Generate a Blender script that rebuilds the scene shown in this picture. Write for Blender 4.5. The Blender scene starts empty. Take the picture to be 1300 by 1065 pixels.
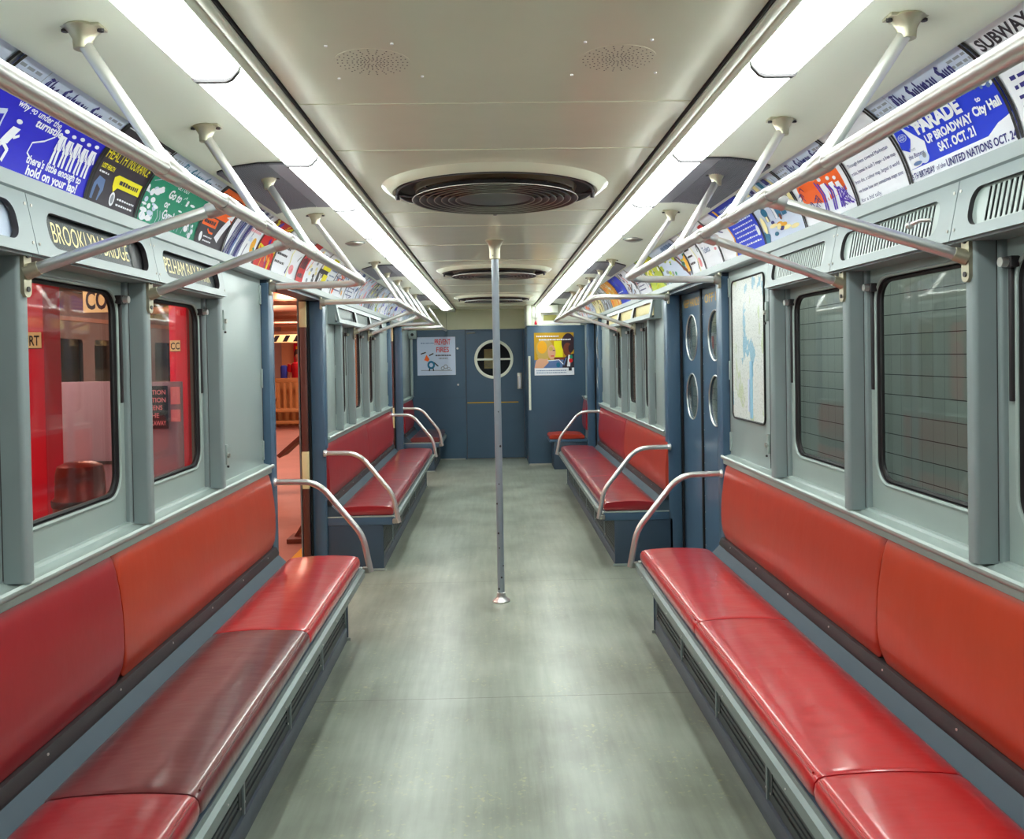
import bpy, bmesh, math, random
from mathutils import Vector, Matrix
random.seed(7)
PI = math.pi
SC = bpy.context.scene
COL = SC.collection

# ------------------------------------------------------------------ camera
cam_d = bpy.data.cameras.new('camera')
cam_d.sensor_fit = 'HORIZONTAL'; cam_d.sensor_width = 36.0
FPX = 1063.2
cam_d.lens = FPX / 1300 * 36
cam_d.shift_y = -(532.5 - 470.1) / 1300
cam_d.clip_start = 0.05; cam_d.clip_end = 200
cam = bpy.data.objects.new('camera', cam_d); COL.objects.link(cam)
pit, yaw, rol = -0.0158, 0.0222, -0.0171
fw = Vector((math.sin(yaw)*math.cos(pit), math.cos(yaw)*math.cos(pit), math.sin(pit)))
rt = Vector((math.cos(yaw), -math.sin(yaw), 0)); up = rt.cross(fw)
r2 = math.cos(rol)*rt + math.sin(rol)*up; u2 = -math.sin(rol)*rt + math.cos(rol)*up
M = Matrix((r2, u2, -fw)).transposed().to_4x4(); M.translation = Vector((-0.0204, 0, 1.49))
cam.matrix_world = M
SC.camera = cam

# ------------------------------------------------------------------ world, view
wd = bpy.data.worlds.new('world'); SC.world = wd; wd.use_nodes = True
wd.node_tree.nodes['Background'].inputs[0].default_value = (1.0, 0.72, 0.6, 1)
wd.node_tree.nodes['Background'].inputs[1].default_value = 0.03
SC.view_settings.view_transform = 'Standard'; SC.view_settings.look = 'None'
SC.view_settings.exposure = 0.98; SC.view_settings.gamma = 1.0
SC.view_settings.use_curve_mapping = False
LAMP_STRENGTH = 9.0

def area_lamp(name, loc, rot, size, sizey, power, color):
    d = bpy.data.lights.new(name, 'AREA'); d.shape = 'RECTANGLE'; d.size = size; d.size_y = sizey
    d.energy = power; d.color = color
    o = bpy.data.objects.new(name, d); COL.objects.link(o); o.location = loc; o.rotation_euler = rot
    return o
# platform lamps (warm) and unseen fill lights added to brighten the tunnel wall
for yy in (3.0, 6.0, 9.0, 12.5, 16.5, 21.0, 24.5, 28.0):  # last two added to brighten the far end of the platform
    area_lamp('platform_lamp', (-3.9, yy, 2.78), (0, 0, 0), 0.25, 1.4, 42, (1.0, 0.66, 0.55))
for yy in (2.5, 5.5, 9.0):
    area_lamp('tunnel_fill', (1.95, yy, 3.0), (0, 0, 0), 0.12, 1.2, 12, (0.95, 1.0, 0.97))

# ------------------------------------------------------------------ materials
def lin(c):
    c = c/255.0
    return c/12.92 if c <= 0.04045 else ((c+0.055)/1.055)**2.4
def rgb(r, g, b): return (lin(r), lin(g), lin(b), 1)
MATS = {}
def mat(name, col, rough=0.5, metal=0.0, spec=0.5, noise=0.0, nscale=8.0, bump=0.0, bscale=20.0, coat=0.0, emit=None, es=0.0, rvar=0.0, stretch=None):
    if name in MATS: return MATS[name]
    m = bpy.data.materials.new(name); m.use_nodes = True
    nt = m.node_tree; b = nt.nodes['Principled BSDF']
    b.inputs['Base Color'].default_value = col; b.inputs['Roughness'].default_value = rough
    b.inputs['Metallic'].default_value = metal; b.inputs['Specular IOR Level'].default_value = spec
    if coat: b.inputs['Coat Weight'].default_value = coat; b.inputs['Coat Roughness'].default_value = 0.14
    tc = nt.nodes.new('ShaderNodeTexCoord'); mp = nt.nodes.new('ShaderNodeMapping')
    nt.links.new(tc.outputs['Object'], mp.inputs[0])
    if stretch: mp.inputs['Scale'].default_value = stretch
    if noise or rvar:
        n = nt.nodes.new('ShaderNodeTexNoise'); n.inputs['Scale'].default_value = nscale; n.inputs['Detail'].default_value = 5
        nt.links.new(mp.outputs[0], n.inputs['Vector'])
        if noise:
            mx = nt.nodes.new('ShaderNodeMixRGB'); mx.blend_type = 'MIX'
            mx.inputs[1].default_value = tuple(max(0, c*(1-noise)) for c in col[:3])+(1,)
            mx.inputs[2].default_value = tuple(min(1, c*(1+noise)) for c in col[:3])+(1,)
            nt.links.new(n.outputs['Fac'], mx.inputs[0]); nt.links.new(mx.outputs[0], b.inputs['Base Color'])
        if rvar:
            mr = nt.nodes.new('ShaderNodeMath'); mr.operation = 'MULTIPLY_ADD'; mr.inputs[1].default_value = rvar*2; mr.inputs[2].default_value = rough-rvar
            nt.links.new(n.outputs['Fac'], mr.inputs[0]); nt.links.new(mr.outputs[0], b.inputs['Roughness'])
    if bump:
        n2 = nt.nodes.new('ShaderNodeTexNoise'); n2.inputs['Scale'].default_value = bscale; n2.inputs['Detail'].default_value = 3
        nt.links.new(mp.outputs[0], n2.inputs['Vector'])
        bp = nt.nodes.new('ShaderNodeBump'); bp.inputs['Strength'].default_value = bump; bp.inputs['Distance'].default_value = 0.02
        nt.links.new(n2.outputs['Fac'], bp.inputs['Height']); nt.links.new(bp.outputs[0], b.inputs['Normal'])
    if emit: b.inputs['Emission Color'].default_value = emit; b.inputs['Emission Strength'].default_value = es
    MATS[name] = m; return m

GREY = mat('grey_green_enamel', rgb(163, 177, 176), 0.34, noise=0.05, nscale=5, bump=0.03, bscale=12, rvar=0.03)
GREYP = mat('grey_dimmed_trim_enamel', rgb(139, 151, 152), 0.35, noise=0.05, nscale=6)  # wall enamel darkened on boxes and ledges to offset strong lamp light
GREYS = mat('grey_sill_enamel', rgb(163, 177, 173), 0.28, noise=0.05, nscale=9)
BLUE = mat('blue_enamel', rgb(74, 101, 126), 0.30, noise=0.07, nscale=4, bump=0.04, bscale=10)
BLUEW = mat('blue_end_wall_enamel', rgb(64, 90, 112), 0.38, noise=0.10, nscale=3, bump=0.06, bscale=8)
BLUED = mat('dark_blue_enamel', rgb(60, 78, 96), 0.42, noise=0.12, nscale=9)
CREAM = mat('cream_enamel', rgb(234, 236, 212), 0.17, noise=0.03, nscale=3, bump=0.16, bscale=2.6)
CREAMC = mat('cream_cove_enamel', rgb(230, 234, 218), 0.30, noise=0.03, nscale=3)
CREAMW = mat('cream_end_enamel', rgb(196, 196, 160), 0.38, noise=0.07, nscale=6)
STEEL = mat('brushed_steel', (0.80, 0.79, 0.77, 1), 0.36, metal=0.9, noise=0.03, nscale=30)
STEELD = mat('worn_steel', (0.50, 0.49, 0.44, 1), 0.38, metal=1.0, noise=0.15, nscale=25)
POLEM = mat('grey_pole_steel', rgb(150, 160, 170), 0.30, metal=0.25, noise=0.10, nscale=22)
CASTM = mat('cast_nickel', rgb(190, 184, 160), 0.36, metal=0.7, noise=0.1, nscale=40)
DARK = mat('dark_gap', rgb(26, 27, 30), 0.6)
DARKM = mat('dark_brown_metal', rgb(62, 58, 60), 0.45, metal=0.2, noise=0.2, nscale=14)
FANM = mat('dark_fan_metal', rgb(84, 80, 82), 0.34, metal=0.5, noise=0.15, nscale=20)
BRASSY = mat('fan_hub_bronze', rgb(104, 86, 62), 0.5, metal=0.3, noise=0.2, nscale=10)
HEAT = mat('heater_panel_metal', rgb(72, 78, 80), 0.42, metal=0.3, noise=0.22, nscale=10)
SHELFM = mat('slate_shelf_paint', rgb(58, 76, 90), 0.55, noise=0.1, nscale=10)
RAILM = mat('rail_grey_metal', rgb(128, 142, 142), 0.38, metal=0.25, noise=0.1, nscale=14)
KICK = mat('kick_plate_paint', rgb(88, 96, 108), 0.5, noise=0.2, nscale=12)
BLACK = mat('black_rubber', rgb(18, 18, 20), 0.55)
GRILL = mat('dark_grille_paint', rgb(118, 116, 126), 0.42, noise=0.08)
GRILLD = mat('grille_slot_dark', rgb(34, 34, 38), 0.6)
def vinyl(name, c, rough=0.34, b=0.32, coat=0.85):
    return mat(name, rgb(*c), rough, noise=0.09, nscale=5, bump=b, bscale=6.0, coat=coat, rvar=0.03, stretch=(0.7, 1.5, 1.0))
V_RED = vinyl('bright_red_vinyl', (196, 26, 34)); V_CRIM = vinyl('crimson_vinyl', (164, 30, 40)); V_MAR = vinyl('maroon_vinyl', (112, 46, 48))
V_RUST = vinyl('orange_red_vinyl', (188, 60, 30), 0.40, 0.10, 0.22); V_RUST2 = vinyl('rust_red_vinyl', (182, 56, 34), 0.40, 0.10, 0.22)
V_CRIMB = vinyl('crimson_back_vinyl', (160, 30, 38), 0.40, 0.10, 0.22)
WHITE = mat('white_paint', rgb(238, 240, 245), 0.5)
RED = mat('red_enamel', rgb(222, 0, 52), 0.4, noise=0.05)
def print_mat(n, c): return mat('print_'+n, rgb(*c), 0.42, spec=0.3)
INK = {'white': print_mat('white', (240, 242, 250)), 'blue': print_mat('blue', (22, 58, 214)), 'royal': print_mat('royal', (36, 34, 200)), 'navy': print_mat('navy', (44, 42, 120)),
 'black': print_mat('black', (22, 20, 26)), 'char': print_mat('charcoal', (52, 46, 58)), 'yellow': print_mat('yellow', (244, 232, 30)), 'orange': print_mat('orange', (250, 104, 30)),
 'amber': print_mat('amber', (246, 178, 40)), 'green': print_mat('green', (24, 140, 108)), 'lime': print_mat('lime', (190, 205, 60)), 'red': print_mat('red', (220, 36, 40)), 'pink': print_mat('pink', (240, 150, 160)),
 'purple': print_mat('purple', (84, 46, 180)), 'pale': print_mat('pale_blue', (206, 218, 240)), 'grey': print_mat('grey', (150, 156, 168)), 'teal': print_mat('teal', (30, 112, 150)),
 'cream': print_mat('cream', (246, 232, 170)), 'brown': print_mat('brown', (120, 60, 40)), 'skin': print_mat('skin', (226, 172, 140)), 'blond': print_mat('blond', (206, 172, 92)), 'gold': print_mat('gold', (206, 160, 30)),
 'steelb': print_mat('steel_blue', (96, 122, 170)), 'hair': print_mat('dark_hair', (56, 38, 46)), 'signgreen': print_mat('sign_black', (34, 44, 48))}

def lamp_mat():
    m = bpy.data.materials.new('lit_lamp_lens'); m.use_nodes = True
    b = m.node_tree.nodes['Principled BSDF']; b.inputs['Base Color'].default_value = (0.9, 0.95, 0.92, 1); b.inputs['Roughness'].default_value = 0.4
    b.inputs['Emission Color'].default_value = (0.92, 1.0, 0.97, 1); b.inputs['Emission Strength'].default_value = LAMP_STRENGTH
    return m
LENS = lamp_mat()

def glass_mat():
    m = bpy.data.materials.new('window_glass'); m.use_nodes = True
    nt = m.node_tree; nt.nodes.clear()
    out = nt.nodes.new('ShaderNodeOutputMaterial'); mx = nt.nodes.new('ShaderNodeMixShader')
    tr = nt.nodes.new('ShaderNodeBsdfTransparent'); tr.inputs[0].default_value = (0.90, 0.93, 0.92, 1)
    gl = nt.nodes.new('ShaderNodeBsdfGlossy'); gl.inputs['Roughness'].default_value = 0.03
    lw = nt.nodes.new('ShaderNodeLayerWeight'); lw.inputs['Blend'].default_value = 0.5
    pw = nt.nodes.new('ShaderNodeMath'); pw.operation = 'POWER'; pw.inputs[1].default_value = 4.5; nt.links.new(lw.outputs['Facing'], pw.inputs[0])
    fr = nt.nodes.new('ShaderNodeMath'); fr.operation = 'MULTIPLY_ADD'; fr.inputs[1].default_value = 0.7; fr.inputs[2].default_value = 0.035; nt.links.new(pw.outputs[0], fr.inputs[0])
    nt.links.new(fr.outputs[0], mx.inputs[0]); nt.links.new(tr.outputs[0], mx.inputs[1]); nt.links.new(gl.outputs[0], mx.inputs[2])
    nt.links.new(mx.outputs[0], out.inputs[0]); return m
def sign_glass_mat():
    m = bpy.data.materials.new('sign_glass'); m.use_nodes = True
    nt = m.node_tree; nt.nodes.clear()
    out = nt.nodes.new('ShaderNodeOutputMaterial'); mx = nt.nodes.new('ShaderNodeMixShader'); mx.inputs[0].default_value = 0.015
    tr = nt.nodes.new('ShaderNodeBsdfTransparent'); gl = nt.nodes.new('ShaderNodeBsdfGlossy'); gl.inputs['Roughness'].default_value = 0.45
    nt.links.new(tr.outputs[0], mx.inputs[1]); nt.links.new(gl.outputs[0], mx.inputs[2]); nt.links.new(mx.outputs[0], out.inputs[0]); return m
SGLASS = sign_glass_mat()
GLASS = glass_mat()

def floor_mat():
    m = bpy.data.materials.new('worn_linoleum'); m.use_nodes = True; nt = m.node_tree; b = nt.nodes['Principled BSDF']
    tc = nt.nodes.new('ShaderNodeTexCoord')
    def noise(s, d, v=None):
        n = nt.nodes.new('ShaderNodeTexNoise'); n.inputs['Scale'].default_value = s; n.inputs['Detail'].default_value = d
        nt.links.new(v or tc.outputs['Object'], n.inputs['Vector']); return n
    n1 = noise(2.2, 6); cr = nt.nodes.new('ShaderNodeValToRGB'); nt.links.new(n1.outputs['Fac'], cr.inputs[0])
    cr.color_ramp.elements[0].position = 0.32; cr.color_ramp.elements[0].color = rgb(126, 131, 118)
    cr.color_ramp.elements[1].position = 0.66; cr.color_ramp.elements[1].color = rgb(158, 166, 153)
    n2 = noise(55, 3); c2 = nt.nodes.new('ShaderNodeValToRGB'); nt.links.new(n2.outputs['Fac'], c2.inputs[0])
    c2.color_ramp.elements[0].position = 0.59; c2.color_ramp.elements[0].color = (0, 0, 0, 1)
    c2.color_ramp.elements[1].position = 0.70; c2.color_ramp.elements[1].color = (0.55, 0.55, 0.55, 1)
    n3 = noise(4, 4); c3 = nt.nodes.new('ShaderNodeValToRGB'); nt.links.new(n3.outputs['Fac'], c3.inputs[0])
    c3.color_ramp.elements[0].position = 0.42; c3.color_ramp.elements[1].position = 0.66
    mu = nt.nodes.new('ShaderNodeMath'); mu.operation = 'MULTIPLY'; nt.links.new(c2.outputs[0], mu.inputs[0]); nt.links.new(c3.outputs[0], mu.inputs[1])
    mx = nt.nodes.new('ShaderNodeMixRGB'); nt.links.new(mu.outputs[0], mx.inputs[0]); nt.links.new(cr.outputs[0], mx.inputs[1]); mx.inputs[2].default_value = rgb(196, 192, 140)
    # streaky scuffs along the car
    mp = nt.nodes.new('ShaderNodeMapping'); mp.inputs['Scale'].default_value = (26, 2.2, 1); nt.links.new(tc.outputs['Object'], mp.inputs[0])
    n4 = noise(1.2, 4, mp.outputs[0]); m2 = nt.nodes.new('ShaderNodeMixRGB'); m2.blend_type = 'SOFT_LIGHT'; m2.inputs[0].default_value = 0.55
    nt.links.new(mx.outputs[0], m2.inputs[1]); nt.links.new(n4.outputs['Color'], m2.inputs[2])
    bw = nt.nodes.new('ShaderNodeRGBToBW'); nt.links.new(n4.outputs['Color'], bw.inputs[0]); nt.links.new(bw.outputs[0], m2.inputs[2])
    # sheet joints every 1.83 m
    sx = nt.nodes.new('ShaderNodeSeparateXYZ'); nt.links.new(tc.outputs['Object'], sx.inputs[0])
    pp = nt.nodes.new('ShaderNodeMath'); pp.operation = 'PINGPONG'; pp.inputs[1].default_value = 0.95; nt.links.new(sx.outputs['Y'], pp.inputs[0])
    lt = nt.nodes.new('ShaderNodeMath'); lt.operation = 'LESS_THAN'; lt.inputs[1].default_value = 0.002; nt.links.new(pp.outputs[0], lt.inputs[0])
    m3 = nt.nodes.new('ShaderNodeMixRGB'); nt.links.new(lt.outputs[0], m3.inputs[0]); nt.links.new(m2.outputs[0], m3.inputs[1]); m3.inputs[2].default_value = rgb(96, 98, 86)
    nt.links.new(m3.outputs[0], b.inputs['Base Color'])
    mr = nt.nodes.new('ShaderNodeMath'); mr.operation = 'MULTIPLY_ADD'; mr.inputs[1].default_value = 0.08; mr.inputs[2].default_value = 0.262
    nt.links.new(n1.outputs['Fac'], mr.inputs[0]); nt.links.new(mr.outputs[0], b.inputs['Roughness'])
    bp = nt.nodes.new('ShaderNodeBump'); bp.inputs['Strength'].default_value = 0.08; bp.inputs['Distance'].default_value = 0.01
    nt.links.new(n4.outputs['Fac'], bp.inputs['Height']); nt.links.new(bp.outputs[0], b.inputs['Normal'])
    b.inputs['Specular IOR Level'].default_value = 0.6
    return m
FLOORM = floor_mat()

# ------------------------------------------------------------------ mesh builder
def worldloc(o):
    v = Vector((0, 0, 0))
    while o: v = v + o.location; o = o.parent
    return v
class MB:
    def __init__(s): s.bm = bmesh.new(); s.mats = []
    def mi(s, m):
        if m is None: return 0
        if m not in s.mats: s.mats.append(m)
        return s.mats.index(m)
    def faces(s, vs, fs, m=None, smooth=False):
        i = s.mi(m); bv = [s.bm.verts.new(v) for v in vs]
        for f in fs:
            try:
                fc = s.bm.faces.new([bv[k] for k in f]); fc.material_index = i; fc.smooth = smooth
            except ValueError: pass
        return bv
    def box(s, x0, x1, y0, y1, z0, z1, m=None, bev=0.0, seg=2):
        x0, x1 = min(x0, x1), max(x0, x1); y0, y1 = min(y0, y1), max(y0, y1)
        t = bmesh.new(); bmesh.ops.create_cube(t, size=1)
        for v in t.verts: v.co = Vector(((x0+x1)/2+v.co.x*(x1-x0), (y0+y1)/2+v.co.y*(y1-y0), (z0+z1)/2+v.co.z*(z1-z0)))
        if bev: bmesh.ops.bevel(t, geom=t.edges[:], offset=min(bev, (x1-x0)*.45, (y1-y0)*.45, (z1-z0)*.45), segments=seg, affect='EDGES', profile=0.5)
        s.merge(t, m, smooth=bool(bev)); return s
    def merge(s, t, m=None, smooth=False):
        i = s.mi(m); mp = {}
        for v in t.verts: mp[v] = s.bm.verts.new(v.co)
        for f in t.faces:
            try:
                nf = s.bm.faces.new([mp[v] for v in f.verts]); nf.material_index = i; nf.smooth = smooth
            except ValueError: pass
        t.free()
    def tube(s, pts, r, m=None, n=14, caps=True):
        pts = [Vector(p) for p in pts]; rr = r if isinstance(r, (list, tuple)) else [r]*len(pts)
        T = []
        for i in range(len(pts)):
            a = pts[max(0, i-1)]; b = pts[min(len(pts)-1, i+1)]; T.append((b-a).normalized())
        ref = Vector((0, 0, 1)) if abs(T[0].z) < 0.9 else Vector((1, 0, 0))
        N = (ref - T[0]*ref.dot(T[0])).normalized(); vs = []; fs = []
        for i, p in enumerate(pts):
            N = (N - T[i]*N.dot(T[i])).normalized(); B = T[i].cross(N)
            for k in range(n):
                a = 2*PI*k/n; vs.append(p + (N*math.cos(a)+B*math.sin(a))*rr[i])
        for i in range(len(pts)-1):
            for k in range(n):
                k2 = (k+1) % n; fs.append((i*n+k, i*n+k2, (i+1)*n+k2, (i+1)*n+k))
        if caps: fs.append(tuple(range(n))[::-1]); fs.append(tuple((len(pts)-1)*n+k for k in range(n)))
        s.faces(vs, fs, m, True); return s
    def lathe(s, prof, c, ax='z', m=None, n=32, dirn=1):
        # prof: list of (radius, height along axis)
        vs = []; fs = []; c = Vector(c)
        for (r, h) in prof:
            for k in range(n):
                a = 2*PI*k/n; ca, sa = r*math.cos(a), r*math.sin(a)
                if ax == 'z': vs.append(c+Vector((ca, sa, h*dirn)))
                elif ax == 'x': vs.append(c+Vector((h*dirn, ca, sa)))
                else: vs.append(c+Vector((ca, h*dirn, sa)))
        for i in range(len(prof)-1):
            for k in range(n):
                k2 = (k+1) % n; fs.append((i*n+k, i*n+k2, (i+1)*n+k2, (i+1)*n+k))
        s.faces(vs, fs, m, True); return s
    def prism(s, prof, y0, y1, m=None, sx=1, smooth=False, ax='y'):
        n = len(prof); vs = []
        for y in (y0, y1):
            for (a, b) in prof: vs.append((a*sx, y, b) if ax == 'y' else ((y, a, b) if ax == 'x' else (a, b, y)))
        fs = [(k, (k+1) % n, n+(k+1) % n, n+k) for k in range(n)] + [tuple(range(n)), tuple(range(n, 2*n))]
        s.faces(vs, fs, m, smooth); return s
    def holed(s, outer, holes, f3, th, m=None, m_in=None):
        # outer, holes: 2D loops (a,b); f3(a,b,d) -> 3D point at depth d; th thickness
        t = bmesh.new(); loops = []
        for lp in [outer]+holes:
            vs = [t.verts.new((p[0], p[1], 0)) for p in lp]
            es = [t.edges.new((vs[i], vs[(i+1) % len(vs)])) for i in range(len(vs))]; loops.append(vs)
        bmesh.ops.triangle_fill(t, use_beauty=True, edges=t.edges[:])
        t.verts.index_update(); t.faces.ensure_lookup_table()
        co = [tuple(v.co) for v in t.verts]; tri = [tuple(v.index for v in f.verts) for f in t.faces]; n = len(co)
        vs = [f3(c[0], c[1], 0) for c in co] + [f3(c[0], c[1], th) for c in co]
        fs = tri + [tuple(i+n for i in f[::-1]) for f in tri]
        s.faces(vs, fs, m)
        for li, lp in enumerate(loops):
            idx = [v.index for v in lp]
            a = [f3(co[i][0], co[i][1], 0) for i in idx]; b = [f3(co[i][0], co[i][1], th) for i in idx]; k = len(idx)
            s.faces(a+b, [(i, (i+1) % k, k+(i+1) % k, k+i) for i in range(k)], (m_in or m) if li else m, li > 0)
        t.free(); return s
    def build(s, name, m=None, parent=None, kind=None, bev=0.0, label=None, weld=True):
        bm = s.bm
        if weld: bmesh.ops.remove_doubles(bm, verts=bm.verts[:], dist=1e-5)
        bmesh.ops.recalc_face_normals(bm, faces=bm.faces[:])
        off = worldloc(parent) if parent else None
        if off is None:
            xs = [v.co for v in bm.verts]
            lo = Vector([min(c[i] for c in xs) for i in range(3)]); hi = Vector([max(c[i] for c in xs) for i in range(3)])
            off = Vector(((lo.x+hi.x)/2, (lo.y+hi.y)/2, lo.z)); org = off
        else: org = Vector((0, 0, 0))
        for v in bm.verts: v.co -= off
        me = bpy.data.meshes.new(name); bm.to_mesh(me); bm.free()
        for mm in (s.mats or [m]): me.materials.append(mm)
        o = bpy.data.objects.new(name, me); COL.objects.link(o); o.location = org
        if parent: o.parent = parent
        if kind: o['kind'] = kind
        if label: o['label'] = label
        if bev:
            b = o.modifiers.new('bevel', 'BEVEL'); b.width = bev; b.segments = 2; b.limit_method = 'ANGLE'
        me.set_sharp_from_angle(angle=math.radians(42))
        return o
def tag(o, label, cat, group=None, kind=None):
    o['label'] = label; o['category'] = cat
    if group: o['group'] = group
    if kind: o['kind'] = kind
    return o
def thing(name, loc, label=None, cat=None, group=None, kind=None):
    o = bpy.data.objects.new(name, None); COL.objects.link(o); o.location = loc; o.empty_display_size = 0.1
    if label: o['label'] = label
    if cat: o['category'] = cat
    if group: o['group'] = group
    if kind: o['kind'] = kind
    return o
def fillet(pts, r, n=7):
    pts = [Vector(p) for p in pts]; out = [pts[0]]
    for i in range(1, len(pts)-1):
        a, p, b = pts[i-1], pts[i], pts[i+1]; d1 = (a-p).normalized(); d2 = (b-p).normalized()
        ang = d1.angle(d2); rr = r[i-1] if isinstance(r, (list, tuple)) else r
        t = min(rr/math.tan(ang/2), (a-p).length*.48, (b-p).length*.48); p1 = p+d1*t; p2 = p+d2*t
        for k in range(n+1):
            q = k/n; out.append((1-q)**2*p1 + 2*q*(1-q)*p + q*q*p2)
    out.append(pts[-1]); return out
def rrect(a0, a1, b0, b1, r, n=6):
    out = []
    for (ca, cb, s0) in ((a1-r, b1-r, 0), (a0+r, b1-r, 1), (a0+r, b0+r, 2), (a1-r, b0+r, 3)):
        for k in range(n+1):
            t = PI/2*(s0+k/n); out.append((ca+r*math.cos(t), cb+r*math.sin(t)))
    return out
def circ(a, b, r, n=28): return [(a+r*math.cos(2*PI*k/n), b+r*math.sin(2*PI*k/n)) for k in range(n)]
SIDE = {-1: 'left', 1: 'right'}

# ------------------------------------------------------------------ flat art (print) helper
_tcache = {}
def text_mesh(txt, bold=0.0):
    key = (txt, bold)
    if key in _tcache: return _tcache[key]
    c = bpy.data.curves.new('t', 'FONT'); c.body = txt; c.size = 1.0; c.resolution_u = 3; c.offset = bold; c.fill_mode = 'FRONT' if hasattr(c, 'fill_mode') else c.fill_mode
    o = bpy.data.objects.new('t', c); COL.objects.link(o)
    bpy.context.view_layer.update(); dg = bpy.context.evaluated_depsgraph_get(); me = bpy.data.meshes.new_from_object(o.evaluated_get(dg))
    vs = [tuple(v.co)[:2] for v in me.vertices]; fs = [tuple(p.vertices) for p in me.polygons]
    bpy.data.objects.remove(o); bpy.data.curves.remove(c); bpy.data.meshes.remove(me)
    xs = [v[0] for v in vs] or [0]; ys = [v[1] for v in vs] or [0]
    bb = (min(xs), max(xs), min(ys), max(ys)); _tcache[key] = (vs, fs, bb); return _tcache[key]
class Art:
    def __init__(s, W, H, bg): s.W = W; s.H = H; s.bm = bmesh.new(); s.mats = []; s.rect(0, 0, 1, 1, bg, 0)
    def mi(s, c):
        m = INK[c]
        if m not in s.mats: s.mats.append(m)
        return s.mats.index(m)
    def poly(s, pts, c, lay=1):
        vs = [s.bm.verts.new((p[0]*s.W, p[1]*s.H, lay)) for p in pts]
        try: f = s.bm.faces.new(vs); f.material_index = s.mi(c)
        except ValueError: pass
    def rect(s, u0, v0, u1, v1, c, lay=1): s.poly([(u0, v0), (u1, v0), (u1, v1), (u0, v1)], c, lay)
    def ell(s, u, v, ru, rv, c, lay=1, n=20, a0=0, rot=0):
        k = s.W/s.H; out = []
        for i in range(n):
            a = 2*PI*i/n; x, y = ru*math.cos(a), rv*math.sin(a)/k
            out.append((u+x*math.cos(rot)-y*math.sin(rot), v+(x*math.sin(rot)+y*math.cos(rot))*k))
        s.poly(out, c, lay)
    def stroke(s, pts, w, c, lay=2):   # w in fraction of H
        P = [Vector((p[0]*s.W, p[1]*s.H)) for p in pts]; w = w*s.H/2
        for i in range(len(P)-1):
            d = P[i+1]-P[i]
            if d.length < 1e-6: continue
            n = Vector((-d.y, d.x)).normalized()*w; e = d.normalized()*w*.5
            q = [P[i]+n-e, P[i]-n-e, P[i+1]-n+e, P[i+1]+n+e]
            s.poly([(a.x/s.W, a.y/s.H) for a in q], c, lay)
    def text(s, txt, u, v, h, c, w=None, bold=0.0, lay=2, shear=0.0, rot=0.0, center=False):
        # h = cap height as a fraction of H; w = total width as a fraction of W
        vs, fs, bb = text_mesh(txt, bold)
        if not vs: return
        sy = h*s.H/0.73; tw = bb[1]-bb[0]; sx = (w*s.W/tw) if w else sy
        u0 = u*s.W - (sx*tw/2 if center else 0); cr, sr = math.cos(rot), math.sin(rot)
        bv = []
        for (x, y) in vs:
            X = (x-bb[0])*sx + y*sy*shear; Y = y*sy
            bv.append(s.bm.verts.new((u0+X*cr-Y*sr, v*s.H+X*sr+Y*cr, lay)))
        i = s.mi(c)
        for f in fs:
            try: fc = s.bm.faces.new([bv[k] for k in f]); fc.material_index = i
            except ValueError: pass
    def scribble(s, u0, u1, v, h, c, lay=2, rng=random):   # a line of print too small to read
        u = u0
        while u < u1-0.01:
            w = rng.uniform(0.02, 0.06)*(0.5/s.W if s.W > .5 else 1); w = min(w, u1-u); s.rect(u, v, u+w, v+h*rng.uniform(.75, 1), c, lay); u += w+0.012
    def nib(s, txt, u, v, h, adv, c, lay=2):   # blackletter drawn with a slanted broad nib
        S = h*s.H; x = u*s.W; A = adv*s.W
        G = {'T': [[(.1,.95),(.35,1.05),(.9,.95)],[(.5,.98),(.3,.7),(.35,.2),(.7,0),(.95,.2)],[(.6,.9),(.62,.25)]],
             'h': [[(.15,1.05),(.15,.08),(.25,0)],[(.15,.5),(.5,.68),(.62,.55),(.62,.1),(.45,-.15)]],
             'e': [[(.6,.15),(.4,0),(.15,.12),(.15,.55),(.42,.68),(.62,.52),(.2,.3)]],
             'S': [[(.9,.9),(.6,1.05),(.25,.85),(.3,.6),(.75,.45),(.8,.15),(.45,-.02),(.1,.12)],[(.5,1.0),(.5,.05)]],
             'u': [[(.1,.65),(.18,.6),(.18,.1),(.35,0),(.6,.15)],[(.6,.68),(.6,.08),(.72,0)]],
             'b': [[(.15,1.05),(.15,.1),(.4,0),(.64,.15),(.64,.5),(.45,.68),(.18,.5)]],
             'w': [[(.08,.68),(.15,.1),(.32,0),(.45,.15)],[(.42,.66),(.45,.12),(.62,0),(.8,.2),(.8,.55),(.68,.7)]],
             'a': [[(.15,.6),(.4,.68),(.6,.58),(.6,.08),(.72,0)],[(.6,.35),(.2,.3),(.15,.08),(.35,0),(.58,.12)]],
             'y': [[(.12,.68),(.15,.15),(.35,0),(.6,.15)],[(.6,.68),(.6,0),(.4,-.3),(.12,-.22)]],
             'n': [[(.12,.66),(.18,.6),(.18,0)],[(.18,.5),(.45,.68),(.62,.55),(.62,.06),(.72,0)]]}
        nx, ny = .075*S, .075*S
        for ch in txt:
            if ch == ' ': x += A*.55; continue
            wch = A*(1.25 if ch in 'TS' else 1.0)
            for st in G.get(ch, []):
                for (a, b) in zip(st[:-1], st[1:]):
                    p = Vector((x+a[0]*wch, v*s.H+a[1]*S)); q = Vector((x+b[0]*wch, v*s.H+b[1]*S)); n = Vector((nx, ny))
                    d = q-p; cr = d.x*n.y-d.y*n.x
                    if abs(cr) < 1e-9: continue
                    s.poly([((t.x)/s.W, (t.y)/s.H) for t in (p-n, q-n, q+n, p+n)], c, lay)
            x += wch
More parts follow.
